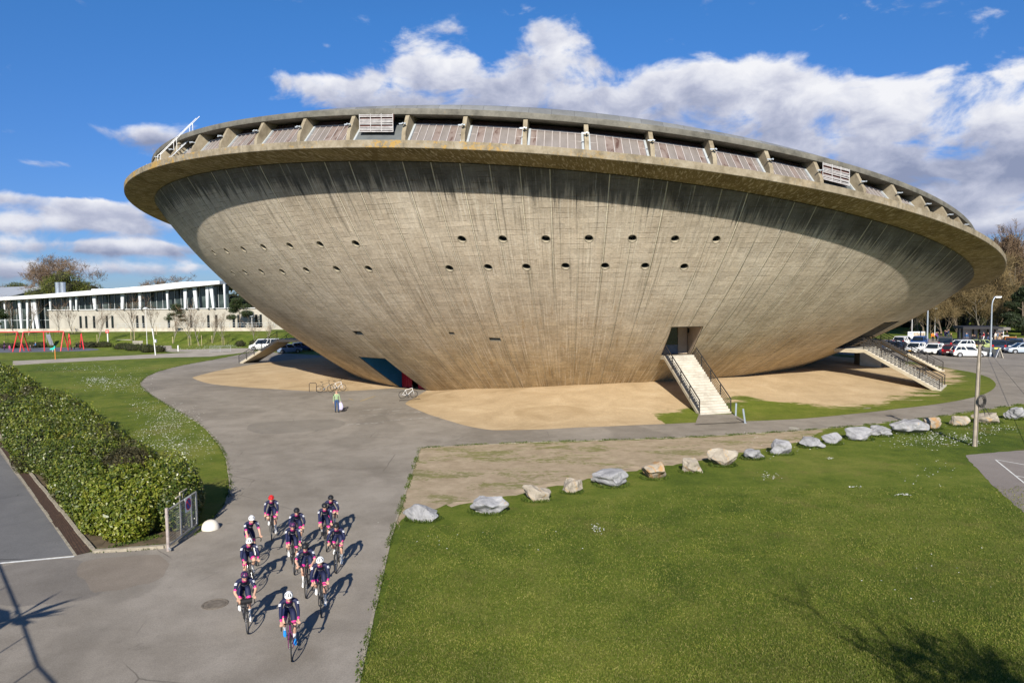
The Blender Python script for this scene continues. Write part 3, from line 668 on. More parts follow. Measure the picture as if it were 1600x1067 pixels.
ring('roof_beam',[lambda p:(Rr(p)-R2-3.0,zt(p)+BT+ZB+.05),lambda p:(Rr(p)-R2+.12,zt(p)+BT+ZB-.02),lambda p:(Rr(p)-R2+.14,zt(p)+BT+ZB+.02),lambda p:(Rr(p)-R2+.12,zt(p)+BT+ZB+.34),lambda p:(Rr(p)-R2-.1,zt(p)+BT+ZB+.37)],[ROOFB])
crown=lambda p:.05+.50*np.exp(-((np.degrees(p)+3)/24.0)**2)
ring('roof_edge',[lambda p:(Rr(p)-R2-.05,zt(p)+BT+ZB+.36),lambda p:(Rr(p)-R2-.35,zt(p)+BT+ZB+.36+crown(p)*.7),lambda p:(Rr(p)-R2-.9,zt(p)+BT+ZB+.38+crown(p)),lambda p:(Rr(p)-R2-3.0,zt(p)+BT+ZB+.42+crown(p))],[ZINC])
def zr(f): 
    return lambda p:((Rr(p)-R2-2.95)*f,(zt(p)+BT+ZB+.40+crown(p))*f**2+(16.3)*(1-f**2))
ring('roof',[zr(f) for f in(1,.9,.75,.6,.45,.3,.15,.001)],[ZINC],240)
# access ladder at the left of the clerestory
lm=mat('galvanised_steel',(.30,.31,.33),.45,.4); lad=MB(); p=rad(-46.5); u=Vector((math.cos(p),math.sin(p),0))
a=rp(p,Rr(p)-1.1,zt(p)+BT); b=rp(rad(-44.5),Rr(p)-3.0,zt(p)+BT+2.3)
for s in(-.3,.3): lad.beam(a+u*s,b+u*s,.04,.07)
for k in range(11):
    q=a.lerp(b,(k+.5)/11); lad.box(q,(.58,.12,.02),p)
lad.build('roof_ladder',[lm],AR); lad=MB()
for s in(-.34,.34):
    up=Vector((0,0,1)); lad.tube([a+u*s+up*.9,b+u*s+up*1.0+(b-a)*.22],.024)
    for k in(0,.5,1.0): q=a.lerp(b,k); lad.tube([q+u*s,q+u*s+up*.98],.018)
lad.build('ladder_rail',[mat('white_rail',(.75,.76,.77),.4)],AR)
mb=MB(); q=rp(rad(-58),Rr(-1)-2.4,zt(rad(-58))+BT); mb.tube([q,q+Vector((0,0,3.2))],[.03,.012]); mb.build('mast',[lm],AR)
# sand mound round the foot of the arena
def mound():
    outer=[(300,590),(330,600),(380,605),(430,608),(480,611),(530,611.5),(575,609.5),(612,606.5),(640,608.5),(668,610),(652,619.5),(632,630.5),(652,640),(700,657),(735,667),(770,672.5),(850,671),(900,668),(1000,664),(1090,660),(1170,658),(1250,654.5),(1320,648),(1400,639),(1480,629),(1535,617),(1552,608),(1556,600),(1545,590),(1520,582),(1490,577)]
    sand=[(300,590),(430,608),(530,611.5),(612,606.5),(640,608.5),(668,610),(652,619.5),(632,630.5),(700,657),(770,672.5),(850,671),(930,667),(985,660),(1030,648),(1080,640),(1110,640),(1165,630),(1250,634),(1299,635),(1335,636),(1372,628),(1418,622),(1442,612.5),(1480,601),(1489,585),(1470,575)]
    def pr(L):
        o=[]
        for q in L:
            w=g(*q)-WC; o.append((math.atan2(w.x,-w.y),math.hypot(w.x,w.y)))
        return o
    O=pr(outer); S=pr(sand)
    O=[(rad(-179),36),(rad(-130),38),(rad(-112),42),(rad(-103),43)]+O+[(rad(112),43),(rad(140),38),(rad(179),36)]
    S=[(rad(-179),34),(rad(-103),43)]+S+[(rad(112),38),(rad(179),34)]
    O.sort(); S.sort()
    ph=np.linspace(rad(-179),rad(179),700); ro=np.interp(ph,*zip(*O)); rs=np.interp(ph,*zip(*S))
    k=np.ones(3)/3; ro=np.convolve(np.pad(ro,1,'edge'),k,'valid'); rs=np.convolve(np.pad(rs,1,'edge'),k,'valid')
    H=[(-180,.6),(-110,.35),(-85,.35),(-60,.2),(-48,.04),(-33,.05),(-24,.5),(-15,.75),(0,1.15),(15,1.35),(35,1.3),(55,1.2),(80,1.0),(110,.7),(180,.6)]
    h=np.interp(np.degrees(ph),*zip(*H))
    ri=Rb(ph)-1.2; ss=np.linspace(0,1,40); P=np.zeros((700,40,3)); U=np.zeros((700,40,2)); E=np.zeros((700,40,2)); rg=np.random.default_rng(3)
    bumpn=rg.normal(0,1,(700,40)); kk=np.ones(9)/9
    for _ in range(2):
        bumpn=np.apply_along_axis(lambda a:np.convolve(np.pad(a,4,'wrap'),kk,'valid'),0,bumpn); bumpn=np.apply_along_axis(lambda a:np.convolve(np.pad(a,4,'edge'),kk,'valid'),1,bumpn)
    for j,s in enumerate(ss):
        r=ri+(ro-ri)*s; z=.016+h*(1-sstep(s,.08,.92))+bumpn[:,j]*.8*np.minimum(h,.5)*(1-s)
        P[:,j]=np.stack([CX+r*np.sin(ph),CY-r*np.cos(ph),z],-1); U[:,j]=np.stack([ph,r],-1); E[:,j,0]=rs-r
    # where the entrance is level the sand edge follows the path
    lev=np.degrees(ph)<5; E[lev,:,0]=np.maximum(E[lev,:,0],3)
    return tag(grid_mesh('sand_mound',P,U,[SAND],None,True,{'edge':E}),kind='structure'),(ph,ri,ro,h)
MOUND,MD=mound()
def mound_z(x,y):
    ph,ri,ro,h=MD; p=math.atan2(x-CX,-(y-CY)); r=math.hypot(x-CX,y-CY); a=np.interp(p,ph,ri);b=np.interp(p,ph,ro); s=(r-a)/(b-a)
    return 0.0 if s>1 else float(.016+np.interp(p,ph,h)*(1-sstep(s,.08,.92)))
# apron of worn tarmac in front of the main stair
sheet('stair_apron',pts([(1086,664),(1092,648),(1146,648),(1168,660)]),.06,ASM)
# ------------------------------------------------------------------ staircases
STEPM=NT('stair_concrete'); _v=STEPM.coord('Object'); STEPM=STEPM.fin(STEPM.ramp(STEPM.noise(_v,1.2,6,.7),[(.3,(.33,.30,.25)),(.5,(.45,.42,.365)),(.7,(.52,.49,.435))]),.9,.15)
SIDEM=NT('stair_side'); _v=SIDEM.coord('Object'); SIDEM=SIDEM.fin(SIDEM.ramp(SIDEM.noise(_v,.8,6,.7),[(.3,(.30,.26,.19)),(.7,(.45,.40,.31))]),.9,.15)
RAILM=mat('dark_iron_rail',(.030,.027,.026),.5,0,.2,4)
def staircase(label,o,ax,w,rise,run,n,landing,rails,box=False):
    """o: centre of the bottom edge (world), ax: climbing direction"""
    ax=Vector(ax).to_3d().normalized(); rz=math.atan2(ax.y,ax.x); S=empty('staircase',(o[0],o[1],0),rz); tag(S,label,'staircase')
    rh=rise/n; tr=run/n; prof=[]
    mb=MB()
    for k in range(n):
        x0=k*tr; z1=(k+1)*rh
        mb.box((x0+tr/2+.02,0,z1-.09),(tr+.04,w-.06,.18))
        mb.box((x0+.02,0,z1-.035),(.07,w-.05,.06))
    mb.box((run+landing/2,0,rise-.09),(landing,w-.06,.18)); mb.build('steps',[STEPM],S)
    sb=MB(); nseg=16; top=[];bot=[]
    for i in range(nseg+1):
        x=run*i/nseg; top.append((x,max(.03,rise*i/nseg-.06))); z=rise*i/nseg-.28; bot.append((x,max(-.1,z)))
    L=max(landing,.3); top.append((run+L,rise-.05)); bot+= [(run+.6,rise-.34),(run+L,rise-.30)]
    sb.prism(top+bot[::-1],w-.16); 
    for s in(-1,1): sb.prism([(x,z+.03) for x,z in top]+[(x,z-.03) for x,z in bot[::-1]],.10,T=Matrix.Translation((0,s*(w/2-.05),0)))
    if box: sb.box((run*1.16,0,rise*.46),(2.2,w-.3,rise*.84)); 
    sb.build('stringer',[SIDEM],S)
    for y in rails:
        rb=MB(); m=max(4,int(run/1.35)); P0=lambda x,h:Vector((x,y,(rise*min(1,max(0,x)/run))+h))
        xs=[.15+(run-.1)*i/m for i in range(m+1)]
        for x in xs: rb.tube([P0(x,-.15),P0(x,1.0)],.042,6)
        for h in(.18,.36,.54,.72): rb.tube([P0(.15,h),P0(run+.05,h)],.024,5)
        rb.tube([P0(.15,.1),P0(.15,1.0),P0(run+.05,1.0)],.045,6)
        if landing>.8:
            xe=run+landing*.8
            rb.tube([P0(xe,0),P0(xe,1.0)],.03,6)
            for h in(.25,.5,.75,1.0): rb.tube([P0(run,h),P0(xe,h)],.02 if h<1 else .03,5)
        rb.build('handrail',[RAILM],S)
    return S
staircase('wide pale concrete staircase up to the dark front doorway of the arena',(14.72,50.26),(-.215,.976,0),2.55,3.86,6.1,23,.7,(-1.24,1.24))
bR=Vector((38.75,62.5,0))
staircase('long concrete staircase with triple dark railings at the right end of the arena',bR,axR,4.1,3.5,6.2,20,2.6,(1.95,0.0,-1.95))
staircase('far staircase showing its sunlit side behind the right hand railings',(47.6,77.6),axF,2.8,3.5,6.4,20,3,(-1.35,1.35),True)
staircase('staircase on the far left beside the parked vans, under the shell',(-37.6,99.0),(.88,-.47,0),2.8,3.5,7.6,20,6,(-1.55,1.55))
# ------------------------------------------------------------------ vegetation
def quads_mesh(name,C,A,B,mats,parent=None,kite=True):
    """leaf-sized faces: centres C, half axes A (long) and B (short)"""
    n=len(C); V=np.empty((n,4,3)); V[:,0]=C-A; V[:,1]=C+B; V[:,2]=C+A; V[:,3]=C-B
    if not kite: V[:,0]=C-A-B;V[:,1]=C+A-B;V[:,2]=C+A+B;V[:,3]=C-A+B
    me=D.meshes.new(name); me.vertices.add(n*4); me.vertices.foreach_set('co',V.astype(np.float32).ravel())
    me.loops.add(n*4); me.loops.foreach_set('vertex_index',np.arange(n*4,dtype=np.int32)); me.polygons.add(n)
    me.polygons.foreach_set('loop_start',np.arange(0,n*4,4,dtype=np.int32)); me.update(calc_edges=True)
    return link(name,me,parent,mats)
def unit(v): return v/np.maximum(np.linalg.norm(v,axis=-1,keepdims=True),1e-9)
def leaves(name,P,N,L,Wd,mats,parent=None,rng=RNG,spread=.9,up=0.0,kite=True):
    n=len(P); nn=unit(N+rng.normal(0,spread,(n,3))); a=rng.normal(0,1,(n,3)); a[:,2]+=up; a=unit(a-nn*(a*nn).sum(1,keepdims=True)); b=np.cross(nn,a)
    s=rng.uniform(.65,1.25,(n,1)); Ls=np.broadcast_to(np.asarray(L,float).reshape(-1,1),(n,1)); 
    return quads_mesh(name,P,a*Ls*s*.5,b*Ls*Wd*s*.5,mats,parent,kite)
def lump_points(lumps,n_per,rng,inner=.80):
    """points on the outside of a union of ellipsoids (c,r)"""
    C=np.array([l[0] for l in lumps],float); R=np.array([l[1] for l in lumps],float); PP=[];NN=[];LL=[]
    for i in range(len(lumps)):
        k=n_per[i] if hasattr(n_per,'__len__') else n_per
        d=unit(rng.normal(0,1,(k,3))); s=rng.uniform(.82,1.06,(k,1)); p=C[i]+d*R[i]*s
        keep=p[:,2]>.05
        near=np.where(np.linalg.norm((C-C[i])[:,:2],axis=1)<2.2*(R[:,:2].max()+R[i,:2].max()))[0]
        for j in near:
            if j!=i: keep&=((((p-C[j])/(R[j]*inner))**2).sum(1)>1)
        PP.append(p[keep]); NN.append(unit(d/R[i])[keep]); LL.append(np.full(keep.sum(),i))
    return np.concatenate(PP),np.concatenate(NN),np.concatenate(LL)
def core(name,lumps,m,parent,f=.80):
    bm=bmesh.new()
    for c,r in lumps:
        T=Matrix.Translation(c)@Matrix.Diagonal((r[0]*f,r[1]*f,r[2]*f,1)); bmesh.ops.create_icosphere(bm,subdivisions=2,radius=1,matrix=T)
    me=D.meshes.new(name); bm.to_mesh(me); bm.free(); me.shade_smooth(); return link(name,me,parent,[m])
COREM=mat('inner_twigs',(.022,.022,.010),.95,0,.4,3)
LAUREL=leafmat('laurel_leaf',[(.022,.044,.005),(.058,.092,.011),(.112,.142,.020),(.18,.188,.04)],.40,.45,.15,(.058,.055,.020))
LAUREL_Y=leafmat('yellow_laurel_leaf',[(.045,.075,.006),(.098,.135,.012),(.165,.19,.022),(.23,.235,.045)],.40,.45,.15)
LAUREL_G=leafmat('green_laurel_leaf',[(.018,.040,.005),(.045,.078,.010),(.085,.112,.018),(.16,.165,.055)],.36,.5,.12)
BROWN_L=leafmat('brown_shrub_leaf',[(.024,.024,.009),(.048,.044,.016),(.080,.066,.026)],.6,.3,.1)
def hedge_piece(name,label,cat,lumps,dens,size,m,shoots=0,shootm=None,group=None,seed=1,aspect=.42):
    rng=np.random.default_rng(seed); o=lumps[0][0]; root=empty(name,(o[0],o[1],0)); tag(root,label,cat,group)
    L=[((c[0]-o[0],c[1]-o[1],c[2]),r) for c,r in lumps]
    dd=[]; sz=[]
    for c,r in lumps:
        dist=math.hypot(c[0],c[1]); area=4*PI*((r[0]*r[1])**1.6/3+(r[0]*r[2])**1.6/3+(r[1]*r[2])**1.6/3)**(1/1.6)
        f=max(1.0,dist/30); dd.append(int(area*dens*1.15/f**1.25)); sz.append(size*f**.62)
    P,N,I=lump_points(L,dd,rng); P0=P;N0=N;S0=np.array(sz)[I]; ns=0
    if shoots:
        k=rng.choice(len(P),min(shoots,len(P)),False); k=k[N[k,2]>.15]; n=len(k); PP=[];NN=[];SS=[]
        for i in k:
            h=rng.uniform(.25,.75); d=unit(np.array([rng.normal(0,.22),rng.normal(0,.22),1.0])); m_=int(h/.055)
            for j in range(m_):
                PP.append(P[i]+d*h*j/m_+rng.normal(0,.02,3)); NN.append(unit(rng.normal(0,1,3)*np.array([1,1,.25]))); SS.append(sz[I[i]]*.85)
        ns=len(PP); P0=np.concatenate([P,PP]);N0=np.concatenate([N,NN]);S0=np.concatenate([S0,SS])
    fo=leaves('foliage',P0,N0,S0,aspect,[m,shootm or m],root,rng,.75,.5)
    if ns: mi=np.zeros(len(P0),np.int32); mi[-ns:]=1; fo.data.polygons.foreach_set('material_index',mi)
    core('stems',L,COREM,root,.82)
    return root
_a,_b=BR[0],BR[2]; H0=np.array([_a.x,_a.y]); HD=unit(np.array([_b.x-_a.x,_b.y-_a.y])); HN=np.array([HD[1],-HD[0]])
def hp(s,off,z): q=H0+HD*s+HN*off; return (q[0],q[1],z)
rg=np.random.default_rng(11); lum=[]
s=9.0
while s<92:
    for off,zz in((.85,.88),(2.15,1.08),(3.4,.84)):
        lum.append((hp(s+rg.uniform(-.6,.6),off+rg.uniform(-.35,.35),zz+rg.uniform(-.15,.2)),(1.1+rg.uniform(-.25,.45),.92+rg.uniform(-.2,.38),1.0+rg.uniform(-.3,.55))))
    s+=1.75
hedge_piece('laurel_hedge','long thick green laurel hedge running along the brown brick gutter','hedge',lum,400,.118,LAUREL,2300,LAUREL_Y,seed=2)
lum=[(hp(s,o,z),(r,r*.95,h)) for s,o,z,r,h in((.75,1.25,.75,.95,.95),(2.2,.85,.9,1.0,1.15),(1.3,2.1,.9,.95,1.2),(3.0,1.8,1.0,1.0,1.2))]
hedge_piece('laurel_bush','bright yellow green laurel bush at the near corner of the hedge','bush',lum,560,.15,LAUREL_Y,240,LAUREL_Y,seed=3,aspect=.5)
lum=[(hp(s,o,z),(r,r,h)) for s,o,z,r,h in((.7,2.9,.8,.8,1.0),(1.5,3.3,.95,.85,1.2),(2.6,3.4,.95,.9,1.2),(3.8,3.3,.9,.9,1.1))]
hedge_piece('laurel_bush','glossy dark green laurel bush with pale upright shoots behind the mesh gate','bush',lum,560,.15,LAUREL_G,460,LAUREL_Y,seed=4,aspect=.45)
lum=[(hp(s,o,z),(r,r,h)) for s,o,z,r,h in((4.3,.85,.85,1.0,1.05),(5.9,.9,.9,1.05,1.1),(7.6,.9,.85,1.1,1.0),(8.6,2.2,.9,1.05,1.1))]
hedge_piece('laurel_bush','mid green laurel between the yellow corner bush and the long hedge','bush',lum,430,.145,LAUREL,160,LAUREL_Y,seed=6)
lum=[(hp(s,o,z),(r,r,h)) for s,o,z,r,h in((4.6,2.3,1.0,1.0,1.2),(6.1,2.4,1.05,1.05,1.25),(7.6,2.9,.9,1.05,1.1))]
hedge_piece('dark_shrub','dark brownish olive shrub sunk in the middle of the hedge end','shrub',lum,420,.125,BROWN_L,160,BROWN_L,seed=5,aspect=.35)
y0=g(62,742); lum=[((y0.x+.5,y0.y+.9,.75),(.55,.55,.95))]
hedge_piece('yellow_shrub','narrow golden yellow shrub at the foot of the long hedge','shrub',lum,420,.13,leafmat('golden_leaf',[(.11,.115,.012),(.18,.17,.022),(.25,.22,.04)],.5,.4,.2),40,seed=8,aspect=.5)
# grass tufts and clover that spill over the kerbs, daisies in the lawns
TUFT=leafmat('tuft_blade',[(.03,.06,.008),(.06,.10,.014),(.11,.13,.03)],.7,.2,.2)
def tufts(name,L,n,h,wid,seed,z=0.0):
    rng=np.random.default_rng(seed); P=[np.array(p) for p in L]; seg=[np.linalg.norm(P[i+1]-P[i]) for i in range(len(P)-1)]; pr=np.array(seg)/sum(seg)
    i=rng.choice(len(seg),n,p=pr); t=rng.uniform(0,1,(n,1)); A=np.array(P)[i]; B=np.array(P)[i+1]; c=A+(B-A)*t
    gate=np.sin(c[:,0]*2.1+c[:,1]*1.7)+np.sin(c[:,0]*5.3-c[:,1]*3.1)+rng.normal(0,.6,n)>0; c=c[gate]; n=len(c)
    c[:,:2]+=rng.normal(0,wid,(n,2)); hh=rng.uniform(.4,1,(n,1))*h; ax=np.stack([rng.normal(0,.5,n),rng.normal(0,.5,n),np.ones(n)],1); ax=unit(ax)*hh/2; sd=unit(np.cross(ax,rng.normal(0,1,(n,3))))*.012*(1+hh*4)
    c[:,2]=z+ax[:,2]; return tag(quads_mesh(name,c,ax,sd,[TUFT]),kind='stuff')
tufts('grass_tufts',kerb_right[:5],5000,.10,.06,21)
tufts('grass_tufts',[Vector(p) for p in road_low[3:]],7000,.12,.10,22)
tufts('grass_tufts',[Vector(p) for p in lawn_edge[:-4]],8000,.10,.07,23)
tufts('grass_tufts',pts([(146,862),(200,859),(256,854),(290,840),(312,824)])+BR[:1],2600,.13,.10,24)
def lawn_blades(n,seed):
    rng=np.random.default_rng(seed); X=rng.uniform(560,1600,n*2); Y=760+rng.uniform(0,1,n*2)**.8*330; k=(X>656-(Y-700)*.262+6)&(Y>826-(X-660)*.165); X=X[k][:n];Y=Y[k][:n]
    C=np.array([tuple(g(x,y)) for x,y in zip(X,Y)]); n=len(C); d=C[:,1]; hh=(rng.uniform(.030,.075,n)*(1+np.maximum(0,d-18)/40))[:,None]
    ax=unit(np.stack([rng.normal(0,.7,n),rng.normal(0,.7,n),np.ones(n)],1))*hh/2; sd=unit(np.cross(ax,rng.normal(0,1,(n,3))))*(.006+.004*rng.uniform(0,1,(n,1)))*(1+np.maximum(0,d-18)/30)[:,None]
    C[:,2]=ax[:,2]; return tag(quads_mesh('lawn_blades',C,ax,sd,[leafmat('lawn_blade',[(.048,.075,.010),(.10,.132,.018),(.16,.178,.036),(.23,.215,.08)],.7,.2,.2)]),kind='stuff')
lawn_blades(170000,91)
DAISY=mat('daisy_petals',(.80,.80,.76),.7,0,.05)
def daisies(patches,seed):
    rng=np.random.default_rng(seed); C=[]
    for (x,y),(rx,ry),n in patches:
        u=rng.normal(0,.45,(n,2)); k=rng.uniform(0,1,(max(1,n//9),2))*2-1; u=k[rng.integers(0,len(k),n)]*.8+rng.normal(0,.24,(n,2))
        for a,b in u: q=g(x+a*rx,y+b*ry); C.append((q.x,q.y,.045+rng.uniform(0,.02)))
    C=np.array(C); n=len(C); ok=(np.hypot(C[:,0]-CX,C[:,1]-CY)>40); C=C[ok]; n=len(C)
    a=rng.uniform(0,6.28,n); d=np.hypot(C[:,0],C[:,1]); s=(rng.uniform(.011,.022,n)*(1+np.maximum(0,d-30)/70))[:,None]
    A=np.stack([np.cos(a),np.sin(a),rng.normal(0,.15,n)],1)*s; B=np.stack([-np.sin(a),np.cos(a),rng.normal(0,.15,n)],1)*s
    return tag(quads_mesh('daisies',C,A,B,[DAISY],kite=False),kind='stuff')
daisies([((250,685),(45,25),600),((270,655),(40,16),350),((180,600),(60,14),500),((150,595),(25,6),260),((240,640),(55,20),300),((300,700),(35,30),300),((140,575),(90,6),220),((320,545),(60,3),240),((350,541),(40,2),160),
 ((1490,685),(60,12),330),((1440,690),(60,14),160),((1560,668),(40,12),120),((1410,775),(12,3),40),((1337,762),(9,2),30),((1210,745),(25,10),40),((1297,717),(8,3),24),((935,822),(14,10),34),((1240,700),(80,20),60),((1000,840),(400,60),16),((1300,860),(280,80),14),((1480,760),(60,40),30)],31)
# lighter, bare and dark twiggy trees
def tree_skeleton(rng,H,spread,levels,trunk_r,lean=0.0,up=.55,nb=(5,7),first=.25,twig_len=.6,sym=1.0):
    segs=[];twigs=[]
    def grow(p,d,L,r,lev):
        n=4; P=[p.copy()]; q=p.copy(); dd=d.copy()
        for i in range(n):
            dd=unit(dd+rng.normal(0,.13,3)+np.array([0,0,.06*up])); q=q+dd*L/n; P.append(q.copy())
        segs.append((P,[r*(1-.6*i/n) for i in range(n+1)],lev))
        if lev>=levels:
            for k in range(rng.integers(3,6)):
                t=rng.uniform(.1,1); i=min(n-1,int(t*n)); b=P[i]+(P[i+1]-P[i])*(t*n-i); td=unit(dd*.9+rng.normal(0,.55,3)+np.array([0,0,.25*up])); twigs.append((b,td,twig_len*rng.uniform(.5,1.2)))
            return
        k=rng.integers(*nb) if lev==0 else rng.integers(3,6)
        for j in range(k):
            t=rng.uniform(first if lev==0 else .25,1.0); i=min(n-1,int(t*n)); b=P[i]+(P[i+1]-P[i])*(t*n-i)
            a=rng.uniform(0,2*PI); out=np.array([math.cos(a),math.sin(a),0]); nd=unit(dd*(1-spread)+out*spread+np.array([0,0,up*.4])+rng.normal(0,.12,3))
            grow(b,nd,L*rng.uniform(.48,.72)*(1.15-.4*t if lev==0 else 1),r*rng.uniform(.38,.55),lev+1)
    grow(np.zeros(3),unit(np.array([lean,0,1.0])),H*.62,trunk_r,0)
    return segs,twigs
def bare_tree(name,loc,H,seed,barkm,twigm,spread=.6,levels=3,trunk_r=.22,tw=.03,rep=3,**k):
    rng=np.random.default_rng(seed); segs,tw_=tree_skeleton(rng,H,spread,levels,trunk_r,**k)
    root=empty(name,loc); mb=MB()
    for P,R,lev in segs:
        if lev<=1: mb.tube(P,R,6 if lev==0 else 4,cap=False)
    mb.build('trunk',[barkm],root,60)
    C=[];A=[]
    for P,R,lev in segs:
        if lev>1:
            for i in range(len(P)-1): C.append((P[i]+P[i+1])/2); A.append((P[i+1]-P[i])/2*1.04)
    nb_=len(C)
    for b,d,L in tw_:
        for _ in range(rep):
            dd=unit(d+rng.normal(0,.45,3)); l=L*rng.uniform(.5,1.1); o=b+d*L*rng.uniform(0,.8); C.append(o+dd*l/2); A.append(dd*l/2)
    C=np.array(C);A=np.array(A); B=unit(np.cross(A,rng.normal(0,1,A.shape)))*np.where(np.arange(len(A))<nb_,tw*1.6,tw)[:,None]*.5
    quads_mesh('crown',C,A,B,[twigm],root,kite=False); return root
BARK=mat('bark_brown',(.12,.095,.07),.95,0,.3,3); BARK_G=mat('bark_grey',(.20,.18,.15),.95,0,.3,3)
TW_O=leafmat('ochre_twigs',[(.125,.092,.05),(.18,.135,.072),(.24,.19,.11)],.9,.1,0); TW_B=leafmat('brown_twigs',[(.11,.075,.055),(.16,.115,.085),(.22,.16,.12)],.9,.1,0); TW_P=leafmat('pale_twigs',[(.18,.14,.085),(.27,.21,.12),(.22,.21,.09)],.9,.1,0)
def evergreen(name,loc,label,H,Wd,seed,m,kind='cypress',group=None,trunk=.2,dens=1.0,leaf=.30):
    rng=np.random.default_rng(seed); root=empty(name,loc); tag(root,label,'tree',group); L=[]
    if kind=='pine':
        for i in range(9):
            a=rng.uniform(0,6.28); t=i/8; rr=Wd/2*(1-.55*t)*rng.uniform(.5,1); L.append(((math.cos(a)*rr*.8,math.sin(a)*rr*.8,H*(.42+.52*t)),(Wd*.2*rng.uniform(.8,1.2),Wd*.2*rng.uniform(.8,1.2),H*.075*rng.uniform(.8,1.3))))
    elif kind=='cedar':
        for i in range(16):
            a=rng.uniform(0,6.28); t=i/15; rr=Wd/2*(1-.75*t)*rng.uniform(.45,1); L.append(((math.cos(a)*rr,math.sin(a)*rr,H*(.14+.80*t)),(Wd*.2*(1.1-.5*t),Wd*.2*(1.1-.5*t),H*.07*rng.uniform(.8,1.3))))
    else:
        for i in range(14):
            a=rng.uniform(0,6.28); t=rng.uniform(.0,1); rr=Wd/2*math.sqrt(1-t*.8)*rng.uniform(.3,.8); L.append(((math.cos(a)*rr,math.sin(a)*rr,H*(.22+.62*t)),(Wd*.22,Wd*.22,H*.15*rng.uniform(.8,1.2))))
    P,N,I=lump_points(L,[int(900*dens)]*len(L),rng,.7); P=P+rng.normal(0,.10*Wd/8,P.shape)
    leaves('crown',P,N,leaf,.4,[m],root,rng,1.0,.8)
    core('branches',L,COREM,root,.62)
    mb=MB(); top=Vector((rng.normal(0,.3),rng.normal(0,.3),H*.8)); mb.tube([Vector((0,0,-.2)),Vector((0,0,H*.2)),top],[trunk,trunk*.8,trunk*.2],7)
    for c,r in L: q=Vector(c); mb.tube([Vector((top.x*c[2]/H,top.y*c[2]/H,c[2]*.82)),q],[trunk*.3,trunk*.1],4)
    mb.build('trunk',[BARK],root,60); return root
PINEM=leafmat('pine_needles',[(.014,.028,.010),(.028,.048,.014),(.05,.07,.02)],.6,.3,.05); CYP=leafmat('cypress_leaf',[(.030,.048,.008),(.07,.088,.012),(.13,.135,.02)],.6,.3,.05); CEDAR=leafmat('cedar_needles',[(.010,.020,.010),(.020,.034,.014),(.04,.055,.022)],.6,.3,.05)
def at(px,Y,z=None):
    """point on the terrain at depth Y seen in column px"""
    p=g(px,640); x=p.x/p.y*Y; 
    return Vector((x,Y,float(terrain(x,Y)) if z is None else z))
# right hand park trees
protoA=bare_tree('bare_tree',(0,0,0),17,101,BARK_G,TW_O,.52,4,.26,.04,2,nb=(10,13),first=.08,twig_len=1.5,up=.75)
protoB=bare_tree('bare_tree',(0,0,0),17,102,BARK,TW_O,.42,4,.24,.04,2,nb=(10,13),first=.05,twig_len=1.9,up=.9)
protoC=bare_tree('bare_tree',(0,0,0),17,103,BARK,TW_B,.52,4,.26,.04,3,nb=(10,12),first=.1,twig_len=1.6,up=.55)
TREES=[(protoB,1492,152,1.02,'upright ochre twigged bare tree directly left of the dark roofed shelter'),(protoA,1462,160,1.0,'bare spreading tree behind the white hoarding and lamp posts'),(protoB,1522,158,1.05,'bare golden brown tree standing right behind the middle of the shelter'),
 (protoA,1545,163,1.1,'tall pale bare tree behind the tall grey street lamp'),(protoC,1436,168,.95,'dark brown bare tree nearest the underside of the arena rim'),(protoB,1480,178,1.15,'slim bare tree further back, between the two lamp posts'),
 (protoA,1508,184,1.15,'broad bare tree at the back of the wood above the shelter'),(protoC,1570,176,1.1,'dark bare tree in front of the tall poplar'),(protoB,1600,168,1.1,'bare ochre tree at the right edge above the dark cedar'),(protoC,1415,182,.95,'bare brown tree mostly hidden by the arena bowl'),
 (protoA,1625,182,1.2,'pale bare tree cut by the right edge of the view'),(protoC,1535,190,1.15,'deep set brown bare tree in the park wood'),(protoB,1450,188,1.05,'ochre bare tree at the back of the wood beside the bowl'),(protoA,1400,190,1.0,'pale bare tree low behind the bowl and the white parked cars')]
used=set()
for i,(pr,px,Y,sc,lab) in enumerate(TREES):
    o=pr if id(pr) not in used else copy_tree(pr); used.add(id(pr)); o.location=at(px,Y); o.rotation_euler=(0,0,i*1.3); o.scale=(sc,sc,sc*.86); tag(o,lab,'tree','bare trees in the park on the right')
for i,(px,Y,sc,pr,lab) in enumerate([(1468,148,.9,protoB,'low ochre bare tree above the orange jacketed person'),(1555,150,.95,protoB,'ochre bare tree directly over the grey end of the shelter'),(1530,147,.8,protoA,'young pale bare tree over the middle of the shelter'),(1440,152,.85,protoB,'bare ochre tree over the picture hoarding'),(1422,160,.9,protoA,'pale bare tree left of the hoarding, tight under the rim'),(1506,170,1.1,protoB,'golden bare tree rising over the left end of the shelter'),(1586,190,1.25,protoA,'tall pale bare tree behind the dark cedars'),(1560,200,1.3,protoB,'very tall golden bare tree deep in the wood beside the poplar')]):
    o=copy_tree(pr); o.location=at(px,Y); o.rotation_euler=(0,0,i*1.9+.6); o.scale=(sc,sc,sc*.86); tag(o,lab,'tree','bare trees in the park on the right')
poplar=bare_tree('poplar_tree',at(1576,172),21.5,111,BARK_G,TW_B,.22,4,.3,.05,2,nb=(16,20),first=.15,twig_len=1.0,up=1.4); tag(poplar,'tall narrow leafless poplar rising above the park wood at the right','tree')
poplar=bare_tree('poplar_tree',at(1536,196),15,112,BARK_G,TW_P,.26,3,.26,.045,4,nb=(12,15),first=.2,twig_len=1.2,up=1.3); tag(poplar,'shorter leafless poplar peeping over the arena rim','tree')
